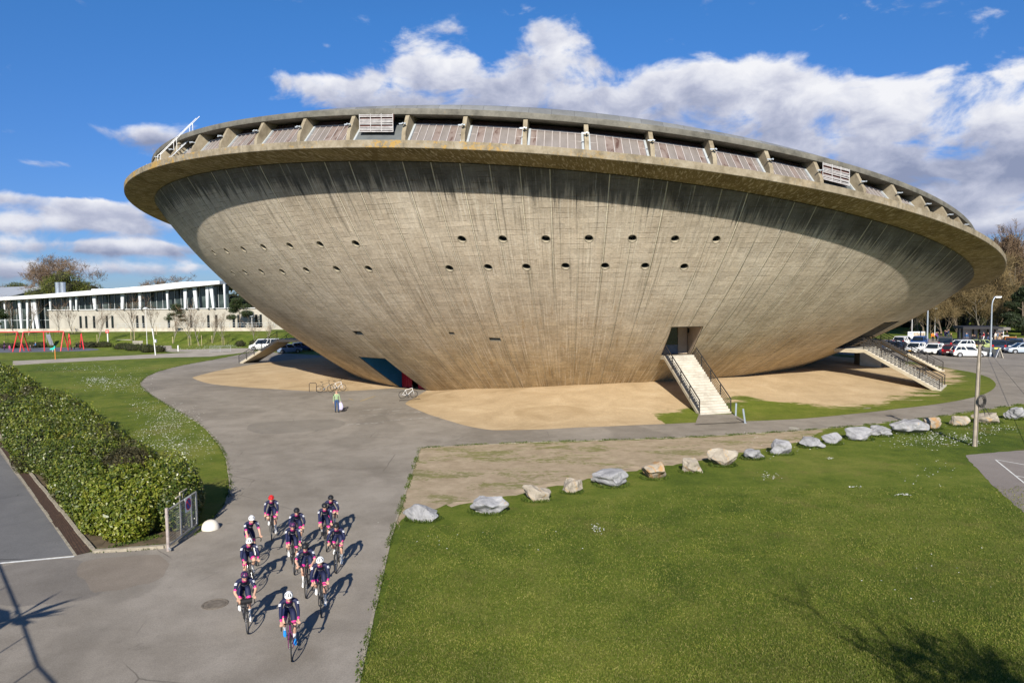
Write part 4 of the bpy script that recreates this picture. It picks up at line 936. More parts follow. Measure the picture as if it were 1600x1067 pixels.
for i,(px,Y,H,Wd,lab) in enumerate([(1594,139,10,8,'dark spreading cedar at the right edge beside the shelter'),(1622,148,15,10,'tall dark cedar cut by the right edge of the view'),(1572,156,10,8,'dark cedar behind the pale end of the shelter'),(1602,150,5.5,6,'low dark conifer bush at the foot of the cedars')]):
    evergreen('cedar_tree',at(px,Y),lab,H,Wd,120+i,CEDAR,'cedar','dark cedars at the right',.28,.9,.34)
# understory behind the shelter
UND=leafmat('undergrowth_leaf',[(.018,.030,.008),(.035,.05,.014),(.07,.07,.025)],.7,.2,.1)
def understory(name,lab,X0,X1,Y,h,seed,step=3.2):
    rng=np.random.default_rng(seed); L=[]; x=X0
    while x<X1:
        L.append(((x,Y+rng.uniform(-2,2),float(terrain(x,Y))+h*.35),(2.2,1.8,h*rng.uniform(.5,.85)))); x+=step
    P,N,I=lump_points(L,500,rng,.75); o=empty(name,(0,0,0)); o['kind']='stuff'
    leaves('leaves',P,N,.32,.45,[UND],o,rng,1,.5); core('stems',L,COREM,o,.8); return o
understory('undergrowth','',84,190,200,6.5,41); understory('undergrowth','',70,185,172,3.2,42,4.6)
for i,(px,Y,sc) in enumerate(((1432,146,.5),(1452,142,.45),(1474,150,.55),(1494,146,.5),(1514,152,.6),(1536,149,.5),(1558,146,.5),(1418,150,.5),(1465,156,.6),(1548,158,.6))):
    o=copy_tree(protoB); o.name='bare_shrub'; o.location=at(px,Y); o.rotation_euler=(0,0,i*2.3); o.scale=(sc*1.25,sc*1.25,sc); tag(o,'leafless ochre shrub in the row of brush between the shelter and the park wood','shrub','leafless brush behind the shelter')
# trees beyond the library on the left
protoD=bare_tree('bare_tree',(0,0,0),25,131,BARK,TW_B,.6,4,.3,.055,3,nb=(7,9),first=.2,twig_len=1.1,up=.6)
for i,(px,Y,sc,lab) in enumerate([(78,228,.98,'leftmost of the three big brown bare trees over the library roof'),(108,232,1.08,'middle and widest of the three big brown bare trees over the library roof'),(136,226,.98,'right hand one of the three big brown bare trees over the library roof'),(8,260,.88,'distant bare tree behind the grey hall at the left edge'),(240,285,.95,'small hazy bare tree on the skyline left of the arena bowl'),(259,280,1.05,'taller hazy bare tree on the skyline next to the arena bowl'),(192,300,.8,'low bare tree on the skyline by the house chimneys')]):
    o=protoD if i==0 else copy_tree(protoD); o.location=at(px,Y,2.0); o.rotation_euler=(0,0,i*1.1); k_=.84 if i<3 else .66; o.scale=(sc*.8,sc*.8,sc*k_); tag(o,lab,'tree','bare trees beyond the library')
for i,(px,Y,H,Wd,lab) in enumerate([(84,214,15.5,14,'leftmost olive green cypress behind the library roof'),(112,212,17.0,15,'tallest olive green cypress behind the silver chimney'),(142,216,14.5,15,'right hand olive green cypress behind the library roof'),(168,220,11.5,13,'low olive cypress at the right end of the row behind the library'),(14,250,16,15,'dark green cypress above the grey hall at the left edge'),(40,256,15.5,14,'dark green cypress second from the left edge above the grey hall')]):
    evergreen('cypress_tree',at(px,Y,2.0),lab,H,Wd,140+i,CYP,'cypress','evergreens beyond the library',.25,.9,.42)
def treeline(Y,x0,x1,h,seed,name='distant_wood'):
    rng=np.random.default_rng(seed); L=[]; x=x0
    while x<x1: L.append(((x,Y+rng.uniform(-15,15),h*.35),(11,9,h*rng.uniform(.55,.85)))); x+=11
    P,N,I=lump_points(L,260,rng,.8); o=empty(name,(0,0,0)); o['kind']='stuff'; leaves('leaves',P,N,1.5,.5,[BROWN_L if seed%2 else TW_B],o,rng,1,.5); core('stems',L,COREM,o,.85)
treeline(300,-330,-75,15,51); treeline(380,150,460,16,52); treeline(520,-700,700,9,53)
# young staked trees on the library lawn
protoS=bare_tree('young_tree',(0,0,0),8.4,151,BARK_G,TW_B,.42,2,.075,.022,1,nb=(13,16),first=.25,twig_len=1.0,up=.9)
STK=mat('timber_stake',(.42,.34,.22),.85,0,.2,4)
for k in range(2):
    mb=MB(); mb.tube([Vector((.32*(1 if k else -1),.1,0)),Vector((.32*(1 if k else -1),.1,1.9))],.045,6); mb.build('stake',[STK],protoS)
YT=[(29,156,1.05,'leftmost young tree in front of the library entrance columns'),(52,150,.95,'young bare tree beside the leaning white columns'),(97,158,.85,'thin young tree at the left corner of the pale library wall'),(120,152,.9,'young bare tree in front of the left end of the pale wall'),(158,142,1.1,'taller young tree with a dark tangled foot, left of the signpost'),(212,145,1.15,'young tree with a wide pale twiggy crown right of the signpost'),(247,149,1.0,'young tree next to the leaning pine'),(275,142,.8,'small staked young tree in the middle of the lawn bank'),(300,140,.95,'staked young tree between the leaning pine and the bench wall'),(316,138,1.1,'tallest staked young tree on the lawn bank'),(336,142,.85,'staked young tree left of the green pine'),(352,139,.8,'slender staked young tree below the white column'),(404,135,.7,'staked young tree just above the white van'),(420,137,.7,'staked young tree close against the arena bowl')]
for i,(px,Y,sc,lab) in enumerate(YT):
    o=protoS if i==0 else copy_tree(protoS); o.location=at(px,Y); o.rotation_euler=(0,0,i*2.1); o.scale=(sc,sc,sc); tag(o,lab,'tree','young trees on the library lawn')
evergreen('pine_tree',at(380,160),'green pine with a rounded crown in front of the library, by the arena bowl',7.4,6.2,161,PINEM,'pine',None,.14,.8,.26)
evergreen('cypress_tree',at(374,200,2.0),'dark cypress beside the end of the library, tight against the arena bowl',9.5,10,166,PINEM,'cypress',None,.2,.8,.34)
evergreen('pine_tree',at(280,157),'thin leaning pine in front of the library windows',6.3,5.6,162,PINEM,'pine',None,.11,.35,.24)
evergreen('pine_tree',at(3,150),'dark pine at the left edge in front of the library entrance',6.0,5.0,163,PINEM,'pine',None,.14,.7,.26)
for i,(px,Y,w,lab) in enumerate([(45,138,9,'clipped dark bush behind the red swings'),(150,137,8,'dark leafy bush beside the small climbing frame'),(205,130,7,'low round bush by the benches'),(222,126,5,'small dark bush at the bend of the pale path'),(390,135,5,'brown bush by the white lamp post'),(248,122,4.5,'flat dark bush next to the bollard')]):
    p=at(px,Y); rng=np.random.default_rng(170+i); L=[((rng.uniform(-w/2,w/2)*.7,rng.uniform(-.8,.8),.45),(w*.22,.9,.75)) for _ in range(5)]
    root=empty('low_bush',p); tag(root,lab,'bush','low bushes on the library lawn'); P,N,I=lump_points(L,260,rng,.75); leaves('foliage',P,N,.24,.5,[UND],root,rng,1,.5); core('stems',L,COREM,root,.8)
# big bare tree just outside the view whose twigs shade the near lawn, and the leafy one by the fence
o=bare_tree('bare_tree',(10.3,4.2,0),7.2,181,BARK,TW_B,.6,4,.07,.018,4,nb=(8,10),first=.25,twig_len=.7,up=.5); tag(o,'bare tree outside the view that throws its twiggy shadow on the near lawn','tree')
# ------------------------------------------------------------------ library and buildings on the left
WHITE=mat('white_fascia',(.62,.63,.645),.5,0,.04,.5); LWALL=mat('board_marked_wall',(.345,.325,.285),.9,0,.14,.6); SOFL=mat('roof_soffit',(.28,.27,.25),.9); GLASSB=NT('curtain_glass'); 
_v=GLASSB.coord('Object'); _c=GLASSB.ramp(GLASSB.noise(GLASSB.coord('Object',scale=(.5,.5,.35)),.55,3,.6),[(.35,(.010,.014,.015)),(.55,(.035,.05,.05)),(.72,(.10,.13,.13))]); GLASSB=GLASSB.fin(_c,.06,.6)
MULL=mat('grey_mullion',(.42,.45,.47),.5)
def library():
    A=at(-60,179,2.0); B=at(470,163,2.0); ax=(B-A); L=ax.length; ax.normalize(); rz=math.atan2(ax.y,ax.x); S=empty('library',A,rz); tag(S,'low modern library with a thin white tilted roof and a band of dark glass','building')
    def lx(px): # along-facade coordinate of a photo column
        p=g(px,600); d=Vector((p.x,p.y,0)); den=d.x*ax.y-d.y*ax.x; t=(A.x*ax.y-A.y*ax.x)/den; q=d*t; return (q-Vector((A.x,A.y,0))).dot(ax)
    top=[(-60,474,466.5),(0,470.5,465.8),(82,466,460.4),(160,461,454),(250,455.5,446.5),(300,450,441),(358,444.0,439.3)]
    def zz(px,y):
        p=g(px,600); s=lx(px); q=A+ax*s; d=math.hypot(q.x,q.y); 
        r=g(px,y,0); v=Vector((r.x,r.y,-CAM_H)) ; r2=g(px,y,CAM_H+5) if y<470 else r
        if y<470:
            v=Vector((r2.x,r2.y,5.0)); k=q.y/v.y if v.y>0 else 0
        else: k=q.y/v.y
        return CAM_H+v.z*k-2.0
    P=[]
    for px,yb,yt in top:
        p=q=A+ax*lx(px); hor=HOR(px); kk=(p.y)/FPX
        P.append((lx(px),CAM_H-2+(hor-yb)*kk,CAM_H-2+(hor-yt)*kk))
    mb=MB(); o=-2.4; dep=26
    v=[];f=[]
    for x,zb,zt_ in P: v+=[(x,o,zb),(x,o,zt_),(x,dep,zt_+.5),(x,dep,zb+.2)]
    for i in range(len(P)-1):
        a=i*4;b=a+4; f+=[(a,a+1,b+1,b),(a+1,a+2,b+2,b+1),(a+2,a+3,b+3,b+2)]
    f+=[(3,2,1,0),tuple(len(v)-4+i for i in range(4))]; mb.add(v,f); mb.build('roof',[WHITE],S)
    mb=MB(); 
    v=[];f=[]
    for x,zb,zt_ in P: v+=[(x,o+.3,zb-.03),(x,dep,zb+.1)]
    f=[(2*i,2*i+1,2*i+3,2*i+2) for i in range(len(P)-1)]; mb.add(v,f); mb.build('soffit',[SOFL],S)
    zw=5.05; x0,x1=lx(82),L
    mb=MB(); mb.box(((x0+x1)/2,.2+4,zw/2),(x1-x0,8.4,zw)); mb.build('wall',[LWALL],S)
    mb=MB(); mb.box(((x0+x1)/2,-.05,zw+.05),(x1-x0+.3,.5,.16)); mb.build('coping',[WHITE],S)
    # glass band and entrance glazing
    roofz=lambda x:np.interp(x,[p[0] for p in P],[p[1] for p in P])
    mb=MB(); n=60; LG=lx(357); xs=np.linspace(0,LG,n); v=[];f=[]
    for x in xs: v+=[(x,1.6,0.0 if x<x0 else zw-.2),(x,1.6,float(roofz(x))+.05)]
    mb.add(v,[(2*i,2*i+2,2*i+3,2*i+1) for i in range(n-1)]); gl=mb.build('window',[GLASSB],S)
    mb=MB()
    for x in np.arange(0,LG,1.65): z0=0 if x<x0 else zw; mb.box((x,1.5,(z0+roofz(x))/2),(.09,.14,roofz(x)-z0))
    mb.box((x0/2,1.48,2.6),(x0,.12,.12)); mb.build('mullion',[MULL],gl)
    cols=[(-14,0,.5,0),(18,0,.5,.1),(42.7,0,.95,-.25),(52,0,.8,.35),(61,0,.75,.1),(68.5,0,1.5,-1.0),(89,1,.55,0),(120.5,1,.75,0),(129,1,.6,.15),(158,1,1.2,-.15),(200.5,1,1.1,.15),(228,1,.9,0),(270.5,1,.7,0),(297.5,1,1.1,.2),(315,1,1.2,-.35),(332,1,1.0,.1),(341,1,1.1,-.45),(359,1,.6,0)]
    for px,up,w,lean in cols:
        x=lx(px); z0=zw+.12 if up else 0; mb=MB(); z1=float(roofz(x))-.02
        mb.loft([[Vector((x-w*.24,-.9,z0)),Vector((x+w*.24,-.9,z0)),Vector((x+w*.24,-.55,z0)),Vector((x-w*.24,-.55,z0))],[Vector((x+lean-w*.4,-.9,z1)),Vector((x+lean+w*.4,-.9,z1)),Vector((x+lean+w*.4,-.55,z1)),Vector((x+lean-w*.4,-.55,z1))]]); mb.build('column',[mat('white_column',(.55,.57,.60),.5,0,.04) if 'white_column' not in D.materials else D.materials['white_column']],S)
    for px in(131,139.8,152,171.8,180.5,219,228.5,268,302.6,329.6,342,369,376.5,404,411):
        x=lx(px); mb=MB(); mb.box((x,-.02,2.05),(.62,.1,3.0)); w=mb.build('window',[GLASS_D],S); mb=MB(); mb.box((x,-.06,.5),(.8,.16,.08)); mb.build('sill',[LWALL],w)
    mb=MB(); x=lx(93)-6.6
    for d in(-.75,.75): mb.lathe([(.62,0),(.62,3.6),(.66,3.6),(.66,3.85),(.4,3.85)],14,(x+d,9,8.4))
    mb.build('chimney',[mat('steel_flue',(.55,.57,.60),.25,.8,.1)],S,40)
    mb=MB(); mb.box((L*.42,8,float(roofz(L*.42))+1.1),(9,5,1.2)); mb.build('plant_box',[WHITE],S)
    # terrace wall and rails in front
    T=empty('low_wall',A-Vector((ax.y*-1,ax.x,0))*7+Vector((0,0,0)),rz); tag(T,'low pale terrace wall with rails at the foot of the library','wall')
    mb=MB(); mb.box((L/2+6,0,.35),(L-18,.4,.8)); mb.build('wall',[mat('terrace_wall',(.42,.38,.32),.9,0,.2,1)],T)
    mb=MB()
    for x in np.arange(L*.55,L,2.2): mb.tube([(x,.6,.7),(x,.6,1.8)],.035,5)
    for z in(1.3,1.8): mb.tube([(L*.55,.6,z),(L,.6,z)],.03,5)
    mb.build('rail',[MULL],T)
library()
def gabled(name,label,loc,w,d,h,r,rz,wm,rm,cat='building',chim=(),group=None):
    S=empty(name,loc,rz); tag(S,label,cat,group); mb=MB(); mb.prism([(-w/2,0),(w/2,0),(w/2,h),(0,h+r),(-w/2,h)],d); mb.build('wall',[wm],S)
    mb=MB(); e=.35; k=r/(w/2)
    for s in(-1,1):
        mb.add([(s*(w/2+e),-d/2-e,h-k*e+.06),(s*(w/2+e),d/2+e,h-k*e+.06),(0,d/2+e,h+r+.06),(0,-d/2-e,h+r+.06),(s*(w/2+e),-d/2-e,h-k*e+.28),(s*(w/2+e),d/2+e,h-k*e+.28),(0,d/2+e,h+r+.28),(0,-d/2-e,h+r+.28)],[(0,1,2,3),(7,6,5,4),(0,4,5,1),(3,2,6,7),(0,3,7,4),(1,5,6,2)])
    ro=mb.build('roof',[rm],S)
    for x,y,cw,ch in chim: mb=MB(); mb.box((x,y,h+r+ch/2-.6),(cw,cw*.7,ch+1)); mb.build('chimney',[mat('chimney_render',(.6,.57,.52),.9) if 'chimney_render' not in D.materials else D.materials['chimney_render']],ro)
    return S
CLAD=mat('teal_cladding',(.20,.25,.25),.6,0,.1,1); GROOF=mat('grey_sheet_roof',(.34,.36,.39),.5,.1,.08,.3)
p=at(44,232,2.0); S=gabled('sports_hall','grey roofed hall with a blue green gable behind the library','%s'%'' or p,34,34,7.6,4.6,rad(62),CLAD,GROOF)
mb=MB(); mb.box((4,-17.06,9.0),(7,.1,1.1)); mb.build('window',[GLASS_D],S)
SLATE=mat('slate_roof',(.09,.085,.085),.8,0,.2,2); RENDW=mat('cream_render',(.55,.50,.42),.9)
for px,Y,w,rz,lab in((177,330,11,.2,'small slate roofed house on the skyline, leftmost of three'),(194,335,13,.1,'slate roofed house with two pale chimneys on the skyline'),(217,340,14,0,'slate roofed house with a tall white chimney on the skyline')):
    gabled('house',lab,at(px,Y,2.0),8,w,8.4,3.2,rad(90)+rz,RENDW,SLATE,'house',((.0,-w*.36,1.5,2.2),(0,w*.38,1.5,1.9)),'houses on the skyline')
# ------------------------------------------------------------------ shelter, hoarding and lamps on the right
BLK=mat('black_roof',(.018,.018,.022),.6); PANL=mat('pale_shutter',(.42,.44,.47),.5,0,.08,.5)
def shelter():
    a=at(1502,124); b=at(1580,122); ax=(b-a).normalized(); L=(b-a).length; S=empty('shelter',a,math.atan2(ax.y,ax.x)); tag(S,'long low shelter with a black flat roof and pale panels behind the crowd','shelter')
    zoff=0
    mb=MB(); mb.box((L*.37,2,3.05),(L*.80,5.2,.50)); mb.build('roof',[BLK],S)
    mb=MB(); mb.box((L*.86,3.2,2.75),(L*.30,3.5,.55)); mb.build('roof',[mat('grey_felt_roof',(.16,.15,.14),.9)],S)
    for i,(x0,x1) in enumerate(((.0,.07),(.09,.30),(.32,.42),(.45,.60),(.62,.74))):
        mb=MB(); mb.box((L*(x0+x1)/2,3,1.5),(L*(x1-x0),.12,2.5)); mb.build('panel',[PANL],S)
    for x in(.0,.08,.31,.435,.61,.75): mb=MB(); mb.box((L*x,2.6,1.4),(.22,.22,2.9)); mb.build('post',[BLK],S)
    mb=MB(); mb.box((L*.87,4.2,1.2),(L*.26,.3,2.4)); mb.build('wall',[mat('off_white_wall',(.55,.55,.55),.8)],S)
    mb=MB(); mb.box((L*.87,2.9,1.12),(L*.32,.9,.14)); mb.build('counter',[WHITE],S); S.scale=(1,1,.80)
shelter()
def hoarding():
    p=g(1429,543); T=at(1429,116); S=empty('hoarding',T); tag(S,'white hoarding with a picture of a building on the right half','hoarding'); w,h=3.0,1.4; z=1.6; w=2.85
    mb=MB(); mb.box((0,0,z),(w,.07,h)); mb.build('panel',[WHITE],S)
    t=NT('printed_picture'); v=t.coord('Object'); n=t.noise(v,2.6,4,.6); zc=t.sep(v)[2]; c=t.mix(t.step(t.math('ADD',zc,t.math('MULTIPLY',n,.5)),2.35,2.5),t.ramp(n,[(.3,(.16,.12,.08)),(.5,(.40,.33,.25)),(.7,(.55,.50,.45))]),(.62,.68,.75)); t.fin(c,.6)
    mb=MB(); mb.box((.42,-.045,z),(1.85,.02,h*.92)); mb.build('picture',[t.mat],S)
    mb=MB()
    for i in range(3): mb.box((-1.0,-.045,z+.5-.1*i),(.75,.015,.05+.04*(i==0)))
    for i in range(6): mb.box((-1.05+.04*(i%2),-.045,z+.08-.09*i),(.62-.05*(i%3),.015,.03))
    mb.build('text_lines',[mat('print_grey',(.25,.27,.36),.7)],S)
    for x in(-1.0,1.0): mb=MB(); mb.tube([(x,.08,0),(x,.08,z+h/2)],.06,6); mb.build('post',[MULL],S)
hoarding()
POLEM=mat('grey_lamp_post',(.30,.34,.39),.45,.3,.1,2)
def lamp(px,py,H,label,arm=1.0,r=.11,m=POLEM,Y=None,az=0.0,group=None):
    p=g(px,py) if Y is None else at(px,Y); S=empty('street_lamp',p,az); tag(S,label,'street lamp',group); mb=MB()
    P=[Vector((0,0,0)),Vector((0,0,H*.5)),Vector((0,0,H*.82))]; R=[r,r*.8,r*.65]
    if arm:
        for i in range(1,7): a=PI/2*i/6*.86; P.append(Vector((arm*(1-math.cos(a)),0,H*.82+H*.17*math.sin(a)))); R.append(r*.6)
    else: P.append(Vector((0,0,H))); R.append(r*.6)
    mb.tube(P,R,8); mb.lathe([(r*1.5,0),(r*1.5,.5),(r*1.1,.6)],8); mb.build('post',[m],S,40); mb=MB(); e=P[-1]
    if arm: mb.box((e.x+.32,0,e.z+.02),(.85,.34,.16)); mb.box((e.x+.36,0,e.z-.09),(.6,.24,.06))
    else: mb.lathe([(.12,-.05),(.42,.02),(.42,.1),(.1,.2)],10,e)
    mb.build('lamp_head',[mat('lamp_head',(.70,.74,.78),.4) if 'lamp_head' not in D.materials else D.materials['lamp_head']],S); return S
lamp(1547.5,557.5,8.1,'tall grey street lamp with a curved arm beside the bins and the A-board',.55,.12)
lamp(1448.5,541,9.0,'thick grey lamp post left of the dark grey van, its head hidden by the rim',.8,.14)
lamp(1424.5,533,6.2,'pale thin lamp post rising behind the white hoarding',0,.07,mat('pale_post',(.6,.6,.6),.5))
lamp(1460.5,524,5.4,'small pale lamp post behind the person in orange',0,.06,D.materials['pale_post'])
lamp(1553,0,5,'short pale lamp post behind the shelter roof',0,.07,D.materials['pale_post'],Y=150)
lamp(394.5,530,5.2,'white lamp post with a flat round head on the lawn by the van',0,.10,WHITE)
lamp(100.5,517,7.0,'dark slim lamp post in front of the library entrance',0,.08,mat('dark_post',(.10,.10,.11),.5))
lamp(230,541,7.5,'thin pale lamp post by the bend of the path',0,.06,D.materials['pale_post'])
# wooden pole with its coil and cable
WOOD=mat('weathered_wood',(.30,.26,.21),.9,0,.25,2.5,bump=.4); CABLE=mat('black_cable',(.02,.02,.02),.6)
p=g(1523,697); S=empty('utility_pole',p); S.scale=(.93,.93,.93); tag(S,'grey weathered wooden pole with a coil of black cable by the boulders','utility pole')
mb=MB(); mb.tube([(0,0,-.3),(.06,0,3),(.14,0,6.15)],[.135,.12,.10],10); mb.build('pole',[WOOD],S,50)
mb=MB(); mb.box((.15,0,6.22),(.5,.16,.14)); mb.tube([(-.15,0,6.2),(.1,0,6.45),(.4,0,6.3)],.03,5); mb.tube([(.13,-.1,5.9),(.3,-.15,6.2),(.5,-.1,6.15)],.025,5); mb.build('bracket',[DARK],S)
mb=MB()
for k in range(7):
    a=random.uniform(-.2,.2); mb.tube([Vector((.2+(.2+.02*k)*math.cos(t)*.8,-.12-.02*k,2.75+(.24+.025*k)*math.sin(t)+a*.2)) for t in np.linspace(0,2*PI,14)],.014,4)
for k in range(7): x=random.uniform(.1,.65); mb.tube([(.2,-.15,2.6),(.2+x*.5,-.2,2.45-x*.3),(.25+x,-.22,2.2-random.uniform(0,.5))],.010,4)
mb.build('cable_coil',[CABLE],S)
mb=MB()
mb.tube([(.02,-.13,0),(.14,-.11,6.0)],.02,4); mb.build('conduit',[CABLE],S)
a=Vector(g(1547,556)); b=Vector((26.2,30,3.2)); b=Vector((g(1655,681,1.3)))
mb=MB(); P=[a.lerp(b,t)+Vector((0,0,.35*(1-t)-.5*math.sin(PI*t)*0)) for t in np.linspace(0,1,14)]; mb.tube(P,.013,5); tag(mb.build('cable',[CABLE]),'black cable stretched from the foot of the tall street lamp towards the right edge','cable')
# steel posts by the stair
STEEL=mat('blue_grey_steel',(.36,.42,.48),.4,.4,.1)
for px,py,h,dx,lab in((1149.5,650.5,.95,.03,'upright blue grey steel post at the foot of the main stair'),(1164.5,661,.98,-.16,'leaning blue grey steel post at the path edge by the main stair')):
    p=g(px,py); S=empty('steel_post',p); tag(S,lab,'post'); mb=MB(); mb.tube([(0,0,-.1),(dx,0,h)],.065,8); mb.build('tube',[STEEL],S,40); mb=MB(); mb.lathe([(.10,0),(.10,.03),(.07,.035)],8); mb.build('foot_plate',[STEEL],S)
p=g(336,944); mb=MB(); mb.lathe([(.36,.0),(.36,.022),(.31,.022),(.30,.012),(.29,.022),(.0,.022)],24); 
mh=mb.build('manhole_cover',[mat('cast_iron',(.165,.14,.112),.7,.2,.3,9)],None,30,loc=p+Vector((0,0,.0))); tag(mh,'round rusty manhole cover set in the asphalt beside the cyclists','manhole cover')
p=g(1240,669); mb=MB(); mb.lathe([(.33,.0),(.33,.024),(.28,.024),(.27,.014),(.0,.024)],20); tag(mb.build('manhole_cover',[mat('pale_iron',(.33,.31,.27),.7,.2,.2,9)],None,30,loc=p),'pale manhole cover in the path below the second flight of boulders','manhole cover')
# dome bollard
p=g(329,826); mb=MB(); mb.lathe([(.32,-.05),(.325,.04),(.31,.12),(.275,.21),(.21,.285),(.11,.335),(.02,.35)],28); tag(mb.build('dome_bollard',[mat('painted_concrete',(.62,.58,.51),.8,0,.12,4)],None,50,loc=p),'cream concrete dome bollard at the end of the mesh gate','bollard')
# mesh gate with its no parking sign
GAL=mat('galvanised_tube',(.42,.43,.44),.4,.5,.15,5); RUST=mat('rusty_tube',(.36,.31,.29),.7,.2,.3,5)
def gate():
    a=g(263,861); b=g(309,825); ax=(b-a); L=ax.length; ax.normalize(); S=empty('mesh_gate',a,math.atan2(ax.y,ax.x)); tag(S,'open galvanised mesh gate with a round no parking sign at the hedge end','gate'); H=1.42
    mb=MB()
    for x in(.04,L*.44,L*.8,L-.04): mb.tube([(x,0,.16),(x,0,H)],.028 if 0<x<L-.1 else .035,6)
    for z in(.18,H): mb.tube([(.04,0,z),(L-.04,0,z)],.03,6)
    mb.build('frame',[GAL],S)
    mb=MB()
    for x in np.arange(.1,L-.05,.085): mb.tube([(x,.0,.2),(x,.0,H)],.0045,3,cap=False)
    for z in np.arange(.24,H,.085): mb.tube([(.05,.0,z),(L-.05,.0,z)],.0045,3,cap=False)
    mb.build('mesh',[GAL],S)
    mb=MB(); mb.tube([(0,0,-.05),(0,0,H+.1)],.055,8); mb.build('post',[RUST],S); mb=MB(); mb.tube([(0,-.02,.12),(-.12,-.12,.1)],.04,6); mb.build('hinge',[GAL],S)
    mb=MB(); q=L-.05
    for x in(q-.55,q-.28,q): mb.tube([(x,.35,.0),(x,.35,H+.14)],.03,6)
    for z in(.12,.95,H+.12): mb.tube([(q-.55,.35,z),(q,.35,z)],.03,6)
    mb.tube([(q-.9,.35,H+.02),(q-.5,.35,H+.02)],.03,5); mb.build('stop_frame',[mat('beige_tube',(.45,.40,.31),.6,.1,.15)],S)
    sg=MB(); x=L*.66; z=1.18; sg.box((x,-.04,z),(.52,.012,.52)); sgo=sg.build('sign',[mat('sign_white',(.78,.78,.78),.5)],S)
    T=Matrix.Translation((x,-.05,z))@Matrix.Rotation(PI/2,4,'X'); d=MB(); d.lathe([(.215,0),(.215,.006)],28,T=T); d.build('sign_ring',[mat('sign_red',(.55,.02,.03),.5)],sgo)
    d=MB(); d.lathe([(.175,.0061),(.175,.010)],28,T=T); d.build('sign_disc',[mat('sign_blue',(.02,.04,.30),.5)],sgo)
    d=MB(); u=.124; d.beam((x-u,-.064,z+u),(x+u,-.064,z-u),.008,.036); d.build('sign_bar',[D.materials['sign_red']],sgo)
gate()
# tall sports fence outside the view: its rail and posts throw the shadow at the lower left
def fence():
    off=Vector((-math.sin(SUN_AZ),-math.cos(SUN_AZ),0))*(4.0/math.tan(SUN_EL)); L=[g(-60,800)+off,g(0,884)+off,g(28,952)+off,g(60,1040)+off,g(85,1067)+off,g(110,1140)+off]
    S=empty('ball_fence',L[0]); tag(S,'tall steel ball fence just outside the view that shades the street corner','fence'); O=L[0]; mb=MB(); mb.tube([p-O+Vector((0,0,4)) for p in L],.035,6); mb.build('top_rail',[GAL],S)
    for i in range(len(L)-1):
        n=max(1,int((L[i+1]-L[i]).length/1.5))
        for k in range(n): q=L[i].lerp(L[i+1],k/n)-O; mb=MB(); mb.tube([q,q+Vector((0,0,4.0))],.02,5); mb.build('post',[GAL],S)
    c=g(42,955)+Vector((-math.sin(SUN_AZ),-math.cos(SUN_AZ),0))*(4.6/math.tan(SUN_EL)); root=empty('palm_shrub',(c.x,c.y,0)); tag(root,'spiky leaved tree outside the view behind the ball fence','tree')
    rng=np.random.default_rng(77); C=[];A=[];B=[]
    for k in range(26):
        d=unit(np.array([rng.normal(0,1),rng.normal(0,.8),rng.uniform(-.1,.9)])); l=rng.uniform(.8,1.35)
        C.append(np.array([0,0,4.3])+d*l/2); A.append(d*l/2); B.append(unit(np.cross(d,rng.normal(0,1,3)))*.10)
    quads_mesh('fronds',np.array(C),np.array(A),np.array(B),[PINEM],root); mb=MB(); mb.tube([(0,0,0),(.05,0,2),(0,0,4.35)],[.12,.10,.08],7); mb.build('trunk',[BARK],root)
fence()
# ------------------------------------------------------------------ boulders
def rockmat(name,a,b,o,amt):
    t=NT(name); v=t.coord('Object'); n=t.noise(v,1.6,6,.7,.6); c=t.ramp(n,[(.32,a),(.6,b),(.8,tuple(min(.75,x*1.25) for x in b))])
    k=t.step(t.noise(v,1.1,5,.7,.8),.62-amt*.3,.70-amt*.3); c=t.mix(t.math('MULTIPLY',k,.8),c,o)
    cr=t.step(t.noise(t.coord('Object',scale=(1,2.5,1)),2.2,6,.75,.9),.60,.66); c=t.mix(t.math('MULTIPLY',cr,.6),c,tuple(x*.45 for x in a)); m=t.fin(c,.88,.25); t.bump(n,.9,.12); return m
RK=[rockmat('grey_rock',(.17,.17,.185),(.32,.32,.335),(.34,.24,.13),.15),rockmat('orange_rock',(.24,.205,.16),(.36,.31,.25),(.36,.20,.075),.6),rockmat('buff_rock',(.22,.19,.155),(.36,.32,.265),(.36,.24,.12),.4)]
def rock(px,py,w,h,m,label,seed,dp=.75,rz=0):
    rng=np.random.default_rng(seed); p=g(px,py); p=p+Vector((0,w*dp*.3,0)); bm=bmesh.new(); bmesh.ops.create_icosphere(bm,subdivisions=5,radius=1)
    pl=[(unit(rng.normal(0,1,3)*np.array([1,1,.8])),rng.uniform(.52,.88)) for _ in range(19)]+[(np.array([0,0,1.]),rng.uniform(.7,.95))]; ph=rng.uniform(0,6.28,(9,3)); fr=rng.normal(0,2.2,(9,3)); amp=rng.uniform(.015,.05,9); f9,f8,f7=[unit(rng.normal(0,1,3)) for _ in range(3)]
    for v in bm.verts:
        c=np.array(v.co); c0=unit(c)
        for n,d in pl:
            e=c@n-d
            if e>0: c=c-n*e*.92
        k=1+sum(a*math.sin(float(f@c0)*1.6+q[0]) for a,f,q in zip(amp,fr,ph)); k+=.022*math.sin(float(f9@c0)*9+1)*math.sin(float(f8@c0)*11)+.012*math.sin(float(f7@c0)*21); v.co=Vector(c*k)
    me=D.meshes.new('boulder'); bmesh.ops.scale(bm,vec=(w/1.62,w*dp/1.62,h/1.30),verts=bm.verts)
    zmin=min(v.co.z for v in bm.verts)
    for v in bm.verts: v.co.z-=zmin*.74
    bm.to_mesh(me); bm.free(); me.shade_smooth(); me.set_sharp_from_angle(angle=rad(24)); o=link('boulder',me,None,[RK[m]]); o.location=p; o.rotation_euler=(0,0,rz); tag(o,label,'boulder','boulders along the lawn edge'); return o
